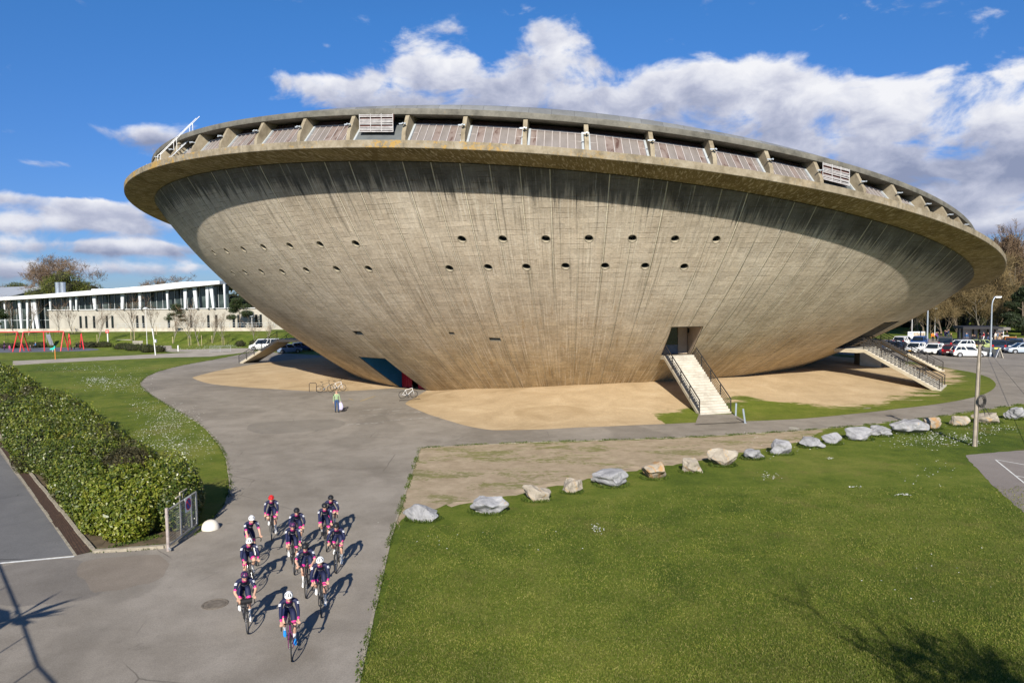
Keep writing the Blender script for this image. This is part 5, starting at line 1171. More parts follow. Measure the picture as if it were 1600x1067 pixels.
ROCKS=[(660,815,54,32,0,'long grey boulder with buff streaks nearest the cyclists, at the kerb end'),(761,803,54,28,0,'jagged low grey boulder, second along from the kerb'),(838,784,40,27,2,'three cornered buff and grey boulder, third along from the kerb'),(894,771,32,25,2,'small stubby boulder with a buff cut end, fourth along from the kerb'),(957,761,55,26,0,'wide flat grey boulder with an ochre patch, fifth along from the kerb'),
 (1024,749,43,29,1,'peaked boulder with a bright orange face'),(1081,739,36,25,2,'squarish buff boulder next to the orange faced one'),(1132,729,40,28,2,'tall buff boulder below the foot of the main stair'),(1178,718,34,18,0,'low grey boulder left of the big blocky grey one'),(1223,711,37,28,0,'big blocky grey boulder in the middle of the row'),(1270,700,36,20,0,'wedge shaped grey boulder right of the blocky one'),(1302,695,32,19,0,'rounded small grey boulder below the right end of the path'),(1348,688,42,21,0,'pointed grey boulder of the touching pair'),(1380,682,34,18,0,'smooth grey boulder touching the pointed one'),(1424,678,50,25,0,'largest pale grey boulder with a ridged top'),(1459,671,29,20,1,'orange boulder right beside the largest pale one'),(1503,666,28,19,2,'brownish square boulder left of the wooden pole'),(1549,662,42,17,2,'long low cream boulder right of the wooden pole'),(1590,656,26,21,0,'blue grey blocky boulder at the right edge of the view')]
RING=[]
for i,(px,py,w,h,m,lab) in enumerate(ROCKS):
    d=g(px,py).y; ro=rock(px,py,w*d/FPX*1.0,h*d/FPX*.78,m,lab,300+i*7,.72,random.uniform(-.3,.3)); a_=w*d/FPX*.5; c_=ro.location; RING+=[c_+Vector((a_*math.cos(t)*1.02,a_*.72*math.sin(t)*1.02,0)) for t in np.linspace(-PI*1.1,PI*.1,7)]

def rock_tufts():
    rng=np.random.default_rng(401); P=np.array([tuple(p) for p in RING]); i=rng.integers(0,len(P)-1,9000); t=rng.uniform(0,1,(len(i),1)); A=P[i];B=P[i+1]; ok=np.linalg.norm(A-B,axis=1)<1.2; C=(A+(B-A)*t)[ok]; n=len(C)
    C[:,:2]+=rng.normal(0,.06,(n,2)); hh=rng.uniform(.06,.20,(n,1)); ax=unit(np.stack([rng.normal(0,.4,n),rng.normal(0,.4,n),np.ones(n)],1))*hh/2; sd=unit(np.cross(ax,rng.normal(0,1,(n,3))))*.014; C[:,2]=ax[:,2]
    tag(quads_mesh('grass_tufts',C,ax,sd,[TUFT]),kind='stuff')
rock_tufts()
# ------------------------------------------------------------------ people: one skinned body each
SKIN=mat('skin',(.52,.31,.22),.6,0,.06,6); NAVY=mat('navy_jersey',(.012,.016,.052),.65,0,.15,6); PINK=mat('pink_band',(.60,.03,.22),.6,0,.05); SOCKW=mat('white_sock',(.72,.72,.72),.8,0,.05); BLACKC=mat('black_cloth',(.012,.012,.014),.7,0,.1); MARKW=mat('jersey_print',(.75,.76,.80),.7,0,.03)
HAIR=[mat('dark_hair',(.03,.02,.012),.7,0,.2,20),mat('brown_hair',(.10,.055,.025),.7,0,.2,20)]
def skin_body(nodes,edges,root,sub=2):
    bm=bmesh.new(); sl=bm.verts.layers.skin.verify(); V={}
    for k,(p,r) in nodes.items():
        v=bm.verts.new(p); V[k]=v; v[sl].radius=(r,r) if not isinstance(r,tuple) else r
    V[root][sl].use_root=True
    for a,b in edges: bm.edges.new((V[a],V[b]))
    me=D.meshes.new('tmp'); bm.to_mesh(me); bm.free(); o=D.objects.new('tmp',me); COL.objects.link(o)
    s=o.modifiers.new('s','SKIN'); s.use_smooth_shade=True; s.branch_smoothing=.6; u=o.modifiers.new('u','SUBSURF'); u.levels=sub; u.render_levels=sub
    dg=bpy.context.evaluated_depsgraph_get(); out=D.meshes.new_from_object(o.evaluated_get(dg)); D.objects.remove(o); D.meshes.remove(me); return out
def paint(me,nodes,edges,rule,mats,extra=None):
    """material by nearest bone; extra MB pieces (fingers, nose) joined to the same mesh"""
    n=len(me.polygons); C=np.zeros(n*3); me.polygons.foreach_get('center',C); C=C.reshape(-1,3); best=np.full(n,9e9); bi=np.zeros(n,int); bt=np.zeros(n)
    for i,(a,b) in enumerate(edges):
        A=np.array(nodes[a][0],float);B=np.array(nodes[b][0],float); d=B-A; t=np.clip(((C-A)@d)/(d@d),0,1); q=np.linalg.norm(C-A-t[:,None]*d,axis=1); ra=nodes[a][1]; rb_=nodes[b][1]; q=q-(ra+(rb_-ra)*t)*.6
        k=q<best; best[k]=q[k]; bi[k]=i; bt[k]=t[k]
    for m in mats: me.materials.append(m)
    me.polygons.foreach_set('material_index',np.array([rule(edges[i],t,c) for i,t,c in zip(bi,bt,C)],np.int32)); 
    if extra:
        bm=bmesh.new(); bm.from_mesh(me); e=extra.mesh('e',mats if len(mats)>1 else mats+mats,60); bm.from_mesh(e); bm.to_mesh(me); bm.free(); D.meshes.remove(e)
    me.shade_smooth(); me.update(); return me
def ik(a,b,l1,l2,bend):
    a,b=np.array(a,float),np.array(b,float); d=b-a; L=min(np.linalg.norm(d),(l1+l2)*.999); u=d/np.linalg.norm(d); x=(l1*l1-l2*l2+L*L)/(2*L); h=math.sqrt(max(0,l1*l1-x*x)); v=np.array(bend,float); v=v-u*(v@u); v/=np.linalg.norm(v); return a+u*x+v*h
def hand(mb,wrist,d,down,side,m,curl=1.0,s=1.0):
    """four separate fingers and a thumb; d finger direction, down curl direction, side thumb direction"""
    w=Vector(wrist); d=Vector(d).normalized(); dn=Vector(down).normalized(); sd=Vector(side).normalized()
    for i,(o,l) in enumerate(((-1.5,.062),(-.5,.078),(.5,.084),(1.5,.074))):
        p0=w+d*.055*s-sd*(o*-.019)*s; p1=p0+(d*.75+dn*.45*curl).normalized()*l*.42*s; p2=p1+(d*.2+dn*curl).normalized()*l*.34*s; p3=p2+(d*-.35*curl+dn*.8).normalized()*l*.26*s
        mb.tube([w+d*.03*s-sd*(o*-.014)*s,p0,p1,p2,p3],[.011*s,.0105*s,.0095*s,.0085*s,.006*s],6,m)
    b=w+d*.012*s+sd*.026*s; mb.tube([b,b+(d*.6+sd*.7).normalized()*.036*s,b+(d*.9+sd*.35+dn*.4).normalized()*.068*s],[.013*s,.011*s,.007*s],6,m)
# ---- bicycles
TYRE=mat('black_rubber',(.018,.018,.018),.8,0,.1); ALLOY=mat('dark_alloy',(.10,.10,.105),.4,.6,.1); SILV=mat('bright_alloy',(.55,.56,.58),.3,.8,.05)
PAINT={k:mat(k+'_frame_paint',c,.35,0,.04,2,.5) for k,c in dict(black=(.015,.015,.018),magenta=(.12,.012,.085),cyan=(.03,.35,.55),red=(.45,.02,.02),white=(.7,.7,.7),green=(.03,.22,.16),yellow=(.75,.62,.02),orange=(.65,.18,.02)).items()}
def ringp(c,r,n,y=0): return [Vector((c[0]+r*math.cos(2*PI*i/n),y,c[1]+r*math.sin(2*PI*i/n))) for i in range(n)]
def bicycle(loc,heading,label,frame='black',kind='road',crank=0.0,steer=0.0,group=None,lean=0.0,bottle=None,rimm=None,bag=False):
    S=empty('bicycle',loc,heading); S.rotation_euler=(lean,0,heading); tag(S,label,'bicycle',group); fm=PAINT[frame]; fx,rx,BB=(0,.335),(-1.0,.335),(-.60,.275); up=kind!='road'
    st=Vector((-.80,0,.93)); ht=Vector((-.150,0,.86 if not up else .92)); hb=Vector((-.108,0,.70))
    mb=MB(); B=Vector((BB[0],0,BB[1])); sc=B.lerp(st,.72)
    mb.tube([B,sc],.017,8); mb.tube([sc,ht+Vector((.0,0,-.03))],.016,8); mb.tube([B,hb],.021,8); mb.tube([hb+(hb-ht)*.1,ht],.021,8)
    for s in(-1,1): mb.tube([B+Vector((0,.03*s,0)),Vector((-1,.065*s,.335))],.010,6); mb.tube([sc+Vector((0,.02*s,0)),Vector((-1,.065*s,.335))],.008,6)
    mb.build('frame',[fm],S,40); R=Matrix.Rotation(steer,4,'Z')
    mb=MB(); 
    for s in(-1,1): mb.tube([hb+Vector((0,.035*s,0)),Vector((-.03,.06*s,.50)),Vector((0,.06*s,.335))],[.014,.012,.008],6)
    mb.build('fork',[fm],S,40); mb=MB(); mb.tube([sc,st],.0135,8); mb.build('seatpost',[ALLOY],S)
    mb=MB(); P=[(-.14,.068,.020),(-.10,.064,.022),(-.02,.035,.022),(.06,.022,.018),(.13,.016,.012)]
    mb.loft([[st+Vector((x,w*math.cos(a),.02+h*math.sin(a))) for a in np.linspace(0,2*PI,9)[:-1]] for x,w,h in P]); mb.build('saddle',[TYRE],S,60)
    for nm,c,stw in(('front',fx,steer),('rear',rx,0)):
        w=D.objects.new('wheel',None); COL.objects.link(w); w.parent=S; w.location=(c[0],0,c[1]); w.rotation_euler=(0,0,stw*.5)
        mb=MB(); tr=.0165 if not up else .022; mb.tube(ringp((0,0),.335-tr,36),tr,8,closed=True); mb.build('tyre',[TYRE],w,60)
        mb=MB(); mb.tube(ringp((0,0),.300,36),.011 if not up else .009,6,closed=True); mb.lathe([(.02,-.045),(.028,-.03),(.02,0),(.028,.03),(.02,.045)],8,T=Matrix.Rotation(PI/2,4,'X'))
        mb.build('rim',[rimm or ALLOY],w,60); mb=MB()
        for k in range(20): a=2*PI*k/20; mb.tube([(.02*math.cos(a),.03*(1 if k%2 else -1),.02*math.sin(a)),(.298*math.cos(a+.18*(1 if k%4<2 else -1)),0,.298*math.sin(a+.18*(1 if k%4<2 else -1)))],.0015,3,cap=False)
        mb.build('spokes',[SILV],w)
    mb=MB(); st0=ht+Vector((0,0,.05)); cl=Vector((-.06,0,.945)) if not up else Vector((-.10,0,1.06))
    mb.tube([ht,st0,cl],.015,8)
    if not up:
        mb.tube([cl+Vector((0,-.20,0)),cl+Vector((0,.20,0))],.0145,8)
        for s in(-1,1): 
            mb.tube([cl+Vector((0,.195*s,0)),cl+Vector((.05,.21*s,.0)),cl+Vector((.10,.212*s,-.02)),cl+Vector((.105,.214*s,-.08)),cl+Vector((.06,.216*s,-.13)),cl+Vector((-.01,.218*s,-.135))],.0135,8)
            mb.tube([cl+Vector((.07,.212*s,.005)),cl+Vector((.13,.21*s,.035)),cl+Vector((.155,.208*s,.06))],[.018,.018,.013],8); mb.tube([cl+Vector((.14,.212*s,.03)),cl+Vector((.15,.214*s,-.04)),cl+Vector((.125,.216*s,-.09))],.006,5)
    else: mb.tube([cl+Vector((-.12,-.30,.02)),cl+Vector((0,-.16,.03)),cl,cl+Vector((0,.16,.03)),cl+Vector((-.12,.30,.02))],.013,8)
    mb.build('handlebar',[TYRE],S,50)
    T=Matrix.Translation((BB[0],0,BB[1]))@Matrix.Rotation(PI/2,4,'X'); mb=MB(); mb.lathe([(.095,.045),(.100,.048),(.095,.051),(.03,.05)],24,T=T); mb.build('chainring',[ALLOY],S,40)
    ca=math.cos(crank);sa=math.sin(crank); mb=MB()
    for s in(-1,1): mb.beam((BB[0],.065*s,BB[1]),(BB[0]+.17*ca*s,.075*s,BB[1]+.17*sa*s),.014,.024); mb.box((BB[0]+.17*ca*s,.125*s,BB[1]+.17*sa*s),(.06,.07,.02))
    mb.build('crankset',[ALLOY],S)
    if bottle: mb=MB(); a=B.lerp(hb,.35)+Vector((.0,0,.055)); b=B.lerp(hb,.72)+Vector((0,0,.055)); mb.tube([a,a.lerp(b,.85),b],[.036,.036,.02],10); mb.build('bottle',[bottle],S,40)
    if bag: mb=MB(); mb.tube([cl+Vector((.09,-.15,-.03)),cl+Vector((.09,-.14,-.03)),cl+Vector((.09,.14,-.03)),cl+Vector((.09,.15,-.03))],[.05,.075,.075,.05],14); mb.build('bar_bag',[BLACKC],S,50)
    return S
# ---- cyclists
def cyclist(loc,heading,label,helm,crank=0.0,sleeve='long',shoes='white',turn=0.0,lean=0.0,crouch=0.0,gl=True,sc=1.0,pedalstroke=0,bare=False):
    S=empty('person',loc,heading); S.rotation_euler=(lean,0,heading); S.scale=(sc,sc,sc); tag(S,label,'cyclist','cyclists riding in a loose bunch')
    z=lambda v:v
    hip=np.array([-.79,0,1.02]); sh=np.array([-.40-.0*crouch,0,1.385-crouch]); N={}
    N['pelvis']=(hip,.135); N['waist']=(hip+(sh-hip)*.38+np.array([-.03,0,.05]),.118); N['chest']=(hip+(sh-hip)*.78+np.array([-.02,0,.035]),.145); N['neck']=(sh+np.array([.06,0,.055]),.062)
    hd=np.array([math.cos(turn)*.11,math.sin(turn)*.11,0]); N['head']=(sh+np.array([.125,0,.135]),.080); N['crown']=(sh+np.array([.145,0,.215]),.082); E=[('pelvis','waist'),('waist','chest'),('chest','neck'),('neck','head'),('head','crown')]
    X=MB(); BBp=np.array([-.60,0,.275]); cl=np.array([-.06,0,.945])
    for s,k in((1,'l'),(-1,'r')):
        N['clav'+k]=(sh+np.array([-.02,.10*s,.015]),.085); N['sho'+k]=(sh+np.array([.0,.185*s,-.01]),.068); w=cl+np.array([.085,.208*s,.055]); el=ik(N['sho'+k][0],w,.30,.27,(-.35,.75*s,-.45))
        N['elb'+k]=(el,.043); N['wri'+k]=(w+np.array([-.045,0,.025]),.030); N['palm'+k]=(w+np.array([.015,0,.008]),.030)
        N['arm'+k]=((N['sho'+k][0]*.5+el*.5),.053)
        E+=[('chest','clav'+k),('clav'+k,'sho'+k),('sho'+k,'arm'+k),('arm'+k,'elb'+k),('elb'+k,'wri'+k),('wri'+k,'palm'+k)]
        hand(X,w+np.array([.0,0,.02]),(1,0,.1),(0,.2*s,-1),(0,-s,.15),2,1.0)
        ca=crank if s>0 else crank+PI; ped=BBp+np.array([.17*math.cos(ca),.125*s,.17*math.sin(ca)]); ank=ped+np.array([-.095,-.01*s,.105+.02*math.cos(ca)]); hj=hip+np.array([.02,.095*s,-.03]); kn=ik(hj,ank,.425,.425,(1,.10*s,.25))
        N['hip'+k]=(hj,.112); N['thi'+k]=(hj*.5+kn*.5,.088); N['kne'+k]=(kn,.056); N['cal'+k]=(kn*.62+ank*.38+np.array([-.02,0,0]),.055); N['ank'+k]=(ank,.036); N['hee'+k]=(ped+np.array([-.11,0,.05]),.034); N['toe'+k]=(ped+np.array([.05,0,.03]),.030)
        E+=[('pelvis','hip'+k),('hip'+k,'thi'+k),('thi'+k,'kne'+k),('kne'+k,'cal'+k),('cal'+k,'ank'+k),('ank'+k,'hee'+k),('hee'+k,'toe'+k)]
    def rule(e,t,c):
        a,b=e; p=b[:3]
        if a=='chest' and b=='neck': return 0 if t<.75 else 1
        if b in('head','crown'): return 2
        if p=='elb': return 0 if sleeve=='long' or t<.45 else (1 if t<.72 else 2)
        if p=='wri': return (0 if t<.68 else (1 if t<1.0 else 2)) if sleeve=='long' else 2
        if p=='pal': return 2 if sleeve!='glove' else 4
        if p=='kne': return 0 if t<.33 else (1 if t<.64 else 2)
        if p=='cal': return 2
        if p=='ank': return 2 if t<.25 else 3
        if p in('hee','toe'): return 3
        return 0
    h=np.array(N['head'][0]); cr=np.array(N['crown'][0]); f=np.array([math.cos(turn),math.sin(turn),-.12]); sdv=np.array([-math.sin(turn),math.cos(turn),0]); up=np.array([0,0,1.])
    nb=h+f*.082+up*.045; X.tube([nb+up*.03-f*.012,nb+f*.024,nb-up*.022+f*.016,nb-up*.03-f*.01],[.008,.015,.018,.008],6,2)
    X.tube([h+f*.088-up*.015-sdv*.025,h+f*.094-up*.012,h+f*.088-up*.015+sdv*.025],[.004,.007,.004],5,5); X.tube([h-up*.05+f*.055,h-up*.055+f*.075],[.035,.022],6,2)
    for s in(-1,1): X.tube([h+sdv*.082*s+up*.02,h+sdv*.095*s+up*.05-f*.01],[.012,.016],6,2)
    me=skin_body(N,E,'pelvis'); LIP=D.materials.get('lips') or mat('lips',(.40,.15,.13),.6); paint(me,N,E,rule,[NAVY,PINK,SKIN,SOCKW,BLACKC,LIP],X); link('body',me,S)
    # shoes
    sm=SHOES[shoes]
    for s,k in((1,'l'),(-1,'r')):
        t=np.array(N['toe'+k][0]); he=np.array(N['hee'+k][0]); d=unit(t-he); sb=MB(); sdd=np.array([0,1.,0]); u=np.cross(d,sdd); u=u if u[2]>0 else -u
        prof=[(-.05,.026,.030,.012),(-.02,.036,.046,.016),(.05,.040,.044,.012),(.12,.044,.034,.0),(.18,.042,.026,-.006),(.225,.022,.016,-.008)]
        sb.loft([[Vector(he+d*x+sdd*w*math.cos(a)+u*(o+hh*math.sin(a))) for a in np.linspace(0,2*PI,11)[:-1]] for x,w,hh,o in prof]); sb.build('shoe',[sm],S,60)
    # helmet: vented shell
    hm,vent=HELM[helm]; rings=[]; V=[];F=[];M=[]; nu,nv=20,9; fx_=unit(np.array([math.cos(turn),math.sin(turn),-.18])); up2=np.cross(fx_,sdv); up2=up2 if up2[2]>0 else -up2; c0=h*.35+cr*.65+up*.012
    for j in range(nv):
        th=PI/2*1.12*(1-j/(nv-1))
        for i in range(nu):
            a=2*PI*i/nu; lo=.142 if math.cos(a)<0 else .128; V.append(c0+fx_*(math.cos(a)*math.sin(th)*lo-.008)+sdv*math.sin(a)*math.sin(th)*.108+up2*math.cos(th)*(.108))
    for j in range(nv-1):
        for i in range(nu): F.append((j*nu+i,j*nu+(i+1)%nu,(j+1)*nu+(i+1)%nu,(j+1)*nu+i)); ang=abs(((i+.5)/nu*2*PI+PI)%(2*PI)-PI); M.append(1 if (2<=j<=5 and i%3==1) else 0)
    hb=MB(); hb.V=[tuple(v) for v in V]; hb.F=F; hb.M=M; hb.F.append(tuple((nv-1)*nu+i for i in range(nu))); hb.M.append(0); hb.build('helmet',[hm,vent],S,50)
    if gl:
        gb=MB(); e=h+up*.052; P=[e+f*.055*math.cos(a)*1.62+sdv*.088*math.sin(a) for a in np.linspace(-1.25,1.25,11)]; gb.tube([Vector(p) for p in P],[.010]+[.021]*9+[.010],6); gb.build('glasses',[GLASS_D],S,60)
    # jersey marks: block on each upper arm and a line of print on the chest
    for s,k in((1,'l'),(-1,'r')):
        a=np.array(N['sho'+k][0]); b=np.array(N['arm'+k][0]); m_=a*.42+b*.58; d=unit(b-a); n=unit(np.array([.75,.55*s,.35])); n=unit(n-d*(n@d)); w=np.cross(d,n); lb=MB(); o=m_+n*.064
        def q(u0,u1,v0,v1,off,mi): lb.add([Vector(o+w*x+d*y+n*(off-.9*(x)**2*6)) for x,y in((u0,v0),(u1,v0),(u1,v1),(u0,v1))],[(0,1,2,3)],mi)
        q(-.036,-.012,-.034,.034,.004,0);q(-.012,.014,-.034,.034,.006,0);q(.014,.036,-.034,.034,.004,0)
        q(-.026,.026,-.020,-.008,.009,1); q(-.026,-.014,-.02,.026,.009,1); q(.0,.026,.006,.020,.009,1)
        lb.build('sleeve_mark',[MARKW,NAVY],S)
    a=np.array(N['waist'][0]); b=np.array(N['chest'][0]); d=unit(b-a); n=unit(np.array([d[2],0,-d[0]])); lb=MB(); o=b+d*.045+n*.158
    for x0,x1,y0,y1 in((-.085,-.03,.0,.012),(-.05,-.035,-.03,.0),(-.02,.03,-.03,-.018),(-.02,-.008,-.03,.012),(.018,.03,-.03,.012),(.045,.085,.0,.012),(.045,.057,-.03,.012)):
        lb.add([Vector(o+np.array([0,x,0])+d*y-n*(x*x*4)) for x,y in((x0,y0),(x1,y0),(x1,y1),(x0,y1))],[(0,1,2,3)])
    lb.build('chest_print',[MARKW],S); return S
SHOES={'white':mat('white_shoe',(.70,.70,.70),.5),'blue':mat('blue_shoe',(.02,.22,.62),.5),'black':mat('black_shoe',(.02,.02,.02),.5),'grey':mat('grey_shoe',(.30,.31,.33),.5)}
_hv=mat('helmet_vent',(.01,.01,.012),.6); HELM={'white':(mat('white_helmet',(.78,.78,.80),.3,0,.02,3,.5),_hv),'black':(mat('black_helmet',(.014,.014,.016),.35,0,.05,3,.5),_hv),'red':(mat('red_helmet',(.68,.02,.02),.3,0,.04,3,.5),_hv),'navy':(mat('navy_helmet',(.015,.018,.05),.3,0,.05,3,.5),mat('pink_vent',(.16,.02,.09),.5))}
BOT={'w':mat('white_bottle',(.7,.7,.7),.5),'o':mat('orange_bottle',(.75,.22,.12),.5),'y':mat('yellow_bottle',(.78,.68,.03),.5)}
RID=[ # front wheel px, heading offset, helmet, crank, sleeve, shoes, head turn, frame, bottle, label
 ((455.5,1033),.03,'white',-1.9,'long','blue',.0,'magenta',None,'cyclist with a white helmet and bright blue shoes leading the bunch'),
 ((386.3,990),.10,'navy',-.9,'short','white',.05,'black',None,'cyclist with a navy helmet, bare forearms and black bar bag'),
 ((501.5,964.5),-.05,'white',-1.4,'long','white',-.55,'black','w','cyclist with a white helmet looking sideways, just behind the leader'),
 ((478.7,934.5),-.12,'black',2.6,'short','white',.0,'black','o','cyclist with a black helmet, bare arms and an orange bottle in mid bunch'),
 ((394.5,926),.10,'white',1.2,'long','grey',-.2,'black',None,'cyclist with a white striped helmet just behind the rider with the bar bag'),
 ((459.5,898),.04,'navy',-1.6,'long','white',-.1,'black',None,'cyclist with a navy helmet and white shoes in the centre of the bunch'),
 ((525,895.5),-.13,'black',-1.2,'long','white',.0,'black','w','cyclist with a black helmet and white shoes at the right flank of the bunch'),
 ((399,884),.22,'white',-2.2,'short','white',.0,'black',None,'cyclist with a white helmet and bare arms veering at the left rear of the bunch'),
 ((465.5,868),.0,'black',-.4,'long','black',.0,'black','y','cyclist with a black helmet and a yellow bottle half hidden in the centre'),
 ((510,862),.02,'black',-1.7,'long','black',.15,'black',None,'cyclist with a black helmet and black shoes just before the last rider'),
 ((424.7,845),-.06,'red',-1.1,'long','white',.0,'black',None,'cyclist with the only bright red helmet, at the back left'),
 ((519.5,843),.0,'black',.6,'long','black',.0,'black',None,'last cyclist on the right, with a dark helmet')]
for i,((px,py),ho,hm,crk,sl,shs,tn,fr,bt,lab) in enumerate(RID):
    p=g(px,py); p=p+Vector((0,0,.020)); hd=math.atan2(-p.y,-p.x)+ho+random.uniform(-.03,.03); ln=random.uniform(-.02,.02)
    bl='bicycle ridden by the '+lab
    bl=' '.join(bl.split()[:16])
    bk_=bicycle(p,hd,bl,fr,'road',crk,random.uniform(-.05,.05),'racing bicycles ridden in the bunch',ln,BOT.get(bt),None,i==1); bk_.scale=(.94,.94,.94)
    cyclist(p,hd,lab,hm,crk,sl,shs,tn,ln,[.0,.05,.02,.07,.03,-.01,.06,.0,.04,-.02,.01,.05][i],hm!='red',.94)
# parked bikes and rack by the arena
bicycle(g(536,611)+Vector((0,0,.02)),rad(-12),'silver parked bicycle leaning at the rack, right of the black one','white','city',.5,.5,'parked bicycles',.10,None,SILV)
bicycle(g(517,612.5)+Vector((0,0,.02)),rad(18),'black parked bicycle next to the empty rack hoop','black','city',.9,.6,'parked bicycles',-.10,None,ALLOY)
bicycle(g(647,622)+Vector((0,0,.02)),rad(14),'white mountain bike parked in front of the red entrance doors','white','city',.3,.25,'parked bicycles',.08,None,ALLOY)
p=g(489,612); S=empty('bike_rack',p,rad(8)); tag(S,'empty dark steel hoop of the bike rack left of the parked bicycles','bike rack'); mb=MB()
mb.tube([(-.33,0,0),(-.33,0,.75),(-.25,0,.84),(.25,0,.84),(.33,0,.75),(.33,0,0)],.03,6); mb.build('hoop',[RAILM],S)
p=g(640,626); S=empty('bike_rack',p,rad(25)); tag(S,'low dark steel rail under the white mountain bike','bike rack'); mb=MB(); mb.tube([(-.9,-.1,0),(-.9,-.1,.12),(.9,-.1,.12),(.9,-.1,0)],.025,6); mb.build('rail',[RAILM],S)
# ---- standing people
TOPM=objcol('jacket_cloth',.8,.2); TROU=objcol('trouser_cloth',.85,.2,'trousers')
def stander(pose,hair=0,seed=0,fing=True):
    N={};E=[];X=MB(); st=pose.get('stride',0.0); sit=pose.get('sit',0); pz=.94 if not sit else .47
    N['pelvis']=((0,0,pz),.125); N['waist']=((.0,0,pz+.18),.115); N['chest']=((.01,0,pz+.38),.14); N['neck']=((.02,0,pz+.555),.055); N['head']=((.045,0,pz+.66),.080); N['crown']=((.04,0,pz+.745),.078); E=[('pelvis','waist'),('waist','chest'),('chest','neck'),('neck','head'),('head','crown')]
    for s,k in((1,'l'),(-1,'r')):
        N['sho'+k]=((0,.185*s,pz+.47),.066); a=pose.get('arm'+k,(0.05,.27*s,pz-.10)); w=np.array(a,float); el=ik(N['sho'+k][0],w,.30,.27,(-1,.35*s,0)); N['elb'+k]=(el,.044); N['wri'+k]=(w,.030); d=unit(w-el); N['palm'+k]=(w+d*.06,.028)
        E+=[('chest','sho'+k),('sho'+k,'elb'+k),('elb'+k,'wri'+k),('wri'+k,'palm'+k)]
        if fing: hand(X,w+d*.03,d,np.array([.3,-.6*s,-.2]),np.array([1,0,0.]),1,.7)
        hj=np.array([0,.095*s,pz-.05]); 
        if sit: kn=hj+np.array([.43,0,.02]); an=kn+np.array([0,0,-.42])
        else: an=np.array([st*s*.36,.10*s,.085+max(0,-st*s)*.08]); kn=ik(hj,an,.425,.425,(1,.05*s,0))
        N['hip'+k]=(hj,.105); N['kne'+k]=(kn,.062); N['ank'+k]=(an,.045); N['toe'+k]=(an+np.array([.16,.02*s,-.045]),.036); E+=[('pelvis','hip'+k),('hip'+k,'kne'+k),('kne'+k,'ank'+k),('ank'+k,'toe'+k)]
    def rule(e,t,c):
        a,b=e; p=b[:3]
        if b in('head','crown'):
            return 3 if (c[2]>pz+.735 or c[0]<-.005) and c[2]>pz+.60 else 1
        if b=='neck': return 0 if t<.7 else 1
        if p=='pal': return 1
        if p in('kne','ank','hip') : return 2
        if p=='toe': return 4
        if a=='pelvis' and t<.25: return 2
        return 0
    h=np.array(N['head'][0]); X.tube([h+np.array([.075,0,.05]),h+np.array([.102,0,.02]),h+np.array([.085,0,.005])],[.008,.016,.010],5,1)
    X.tube([h+np.array([.078,-.04,.05]),h+np.array([.086,-.025,.05])],[.01,.01],5,4); X.tube([h+np.array([.078,.04,.05]),h+np.array([.086,.025,.05])],[.01,.01],5,4); X.tube([h+np.array([.083,-.022,-.03]),h+np.array([.088,.022,-.03])],[.006,.006],5,4)
    me=skin_body(N,E,'pelvis',1); return paint(me,N,E,rule,[TOPM,SKIN,TROU,HAIR[hair],BLACKC],X)
PM=[stander({},0),stander({'stride':.55,'arml':(.16,.25,.86),'armr':(-.14,-.25,.86)},1),stander({'armr':(.22,-.12,1.12),'stride':.2},0),stander({'arml':(.25,.05,1.02),'armr':(.25,-.08,1.02)},1),stander({'sit':1,'arml':(.3,.16,.62),'armr':(.3,-.16,.62)},0)]
def person(pm,p,heading,label,top,tr,group=None,sc=1.0):
    o=D.objects.new('person',PM[pm]); COL.objects.link(o); o.location=p; o.rotation_euler=(0,0,heading); o.scale=(sc,sc,sc); o.color=(*top,1); o['trousers']=list(tr); tag(o,label,'person',group); return o
NV=(.02,.03,.08);BK=(.012,.012,.015);GY=(.10,.10,.11);JE=(.04,.07,.16);WH=(.62,.62,.62);RD_=(.50,.03,.04);OR=(.80,.20,.02);BR_=(.12,.07,.04);LB=(.22,.36,.55);TAN=(.40,.30,.20)
# the woman walking across the plaza
wp=g(526.5,644.5); wm=stander({'stride':.25,'arml':(.10,.27,.84),'armr':(.05,-.25,.85)},1); o=D.objects.new('person',wm); COL.objects.link(o); o.location=wp; o.rotation_euler=(0,0,rad(-70)); o.color=(.25,.34,.20,1); o['trousers']=[.03,.06,.14]; tag(o,'woman in a pale green jumper and blue jeans walking over the plaza','person')
mb=MB(); c=wp+Vector((.30,-.02,.55)); mb.loft([[c+Vector((.19*w*math.cos(a),.09*w*math.sin(a),z)) for a in np.linspace(0,2*PI,13)[:-1]] for z,w in((-.34,.55),(-.28,.9),(-.08,1.05),(.12,.85),(.24,.35))]); mb.tube([c+Vector((-.05,0,.22)),c+Vector((-.06,0,.34)),c+Vector((.04,0,.34)),c+Vector((.05,0,.22))],.010,5)
tag(mb.build('bag',[mat('lavender_cloth',(.42,.40,.56),.8,0,.12,4)],None,50),'pale lavender bag hanging from the hand of the woman on the plaza','bag')
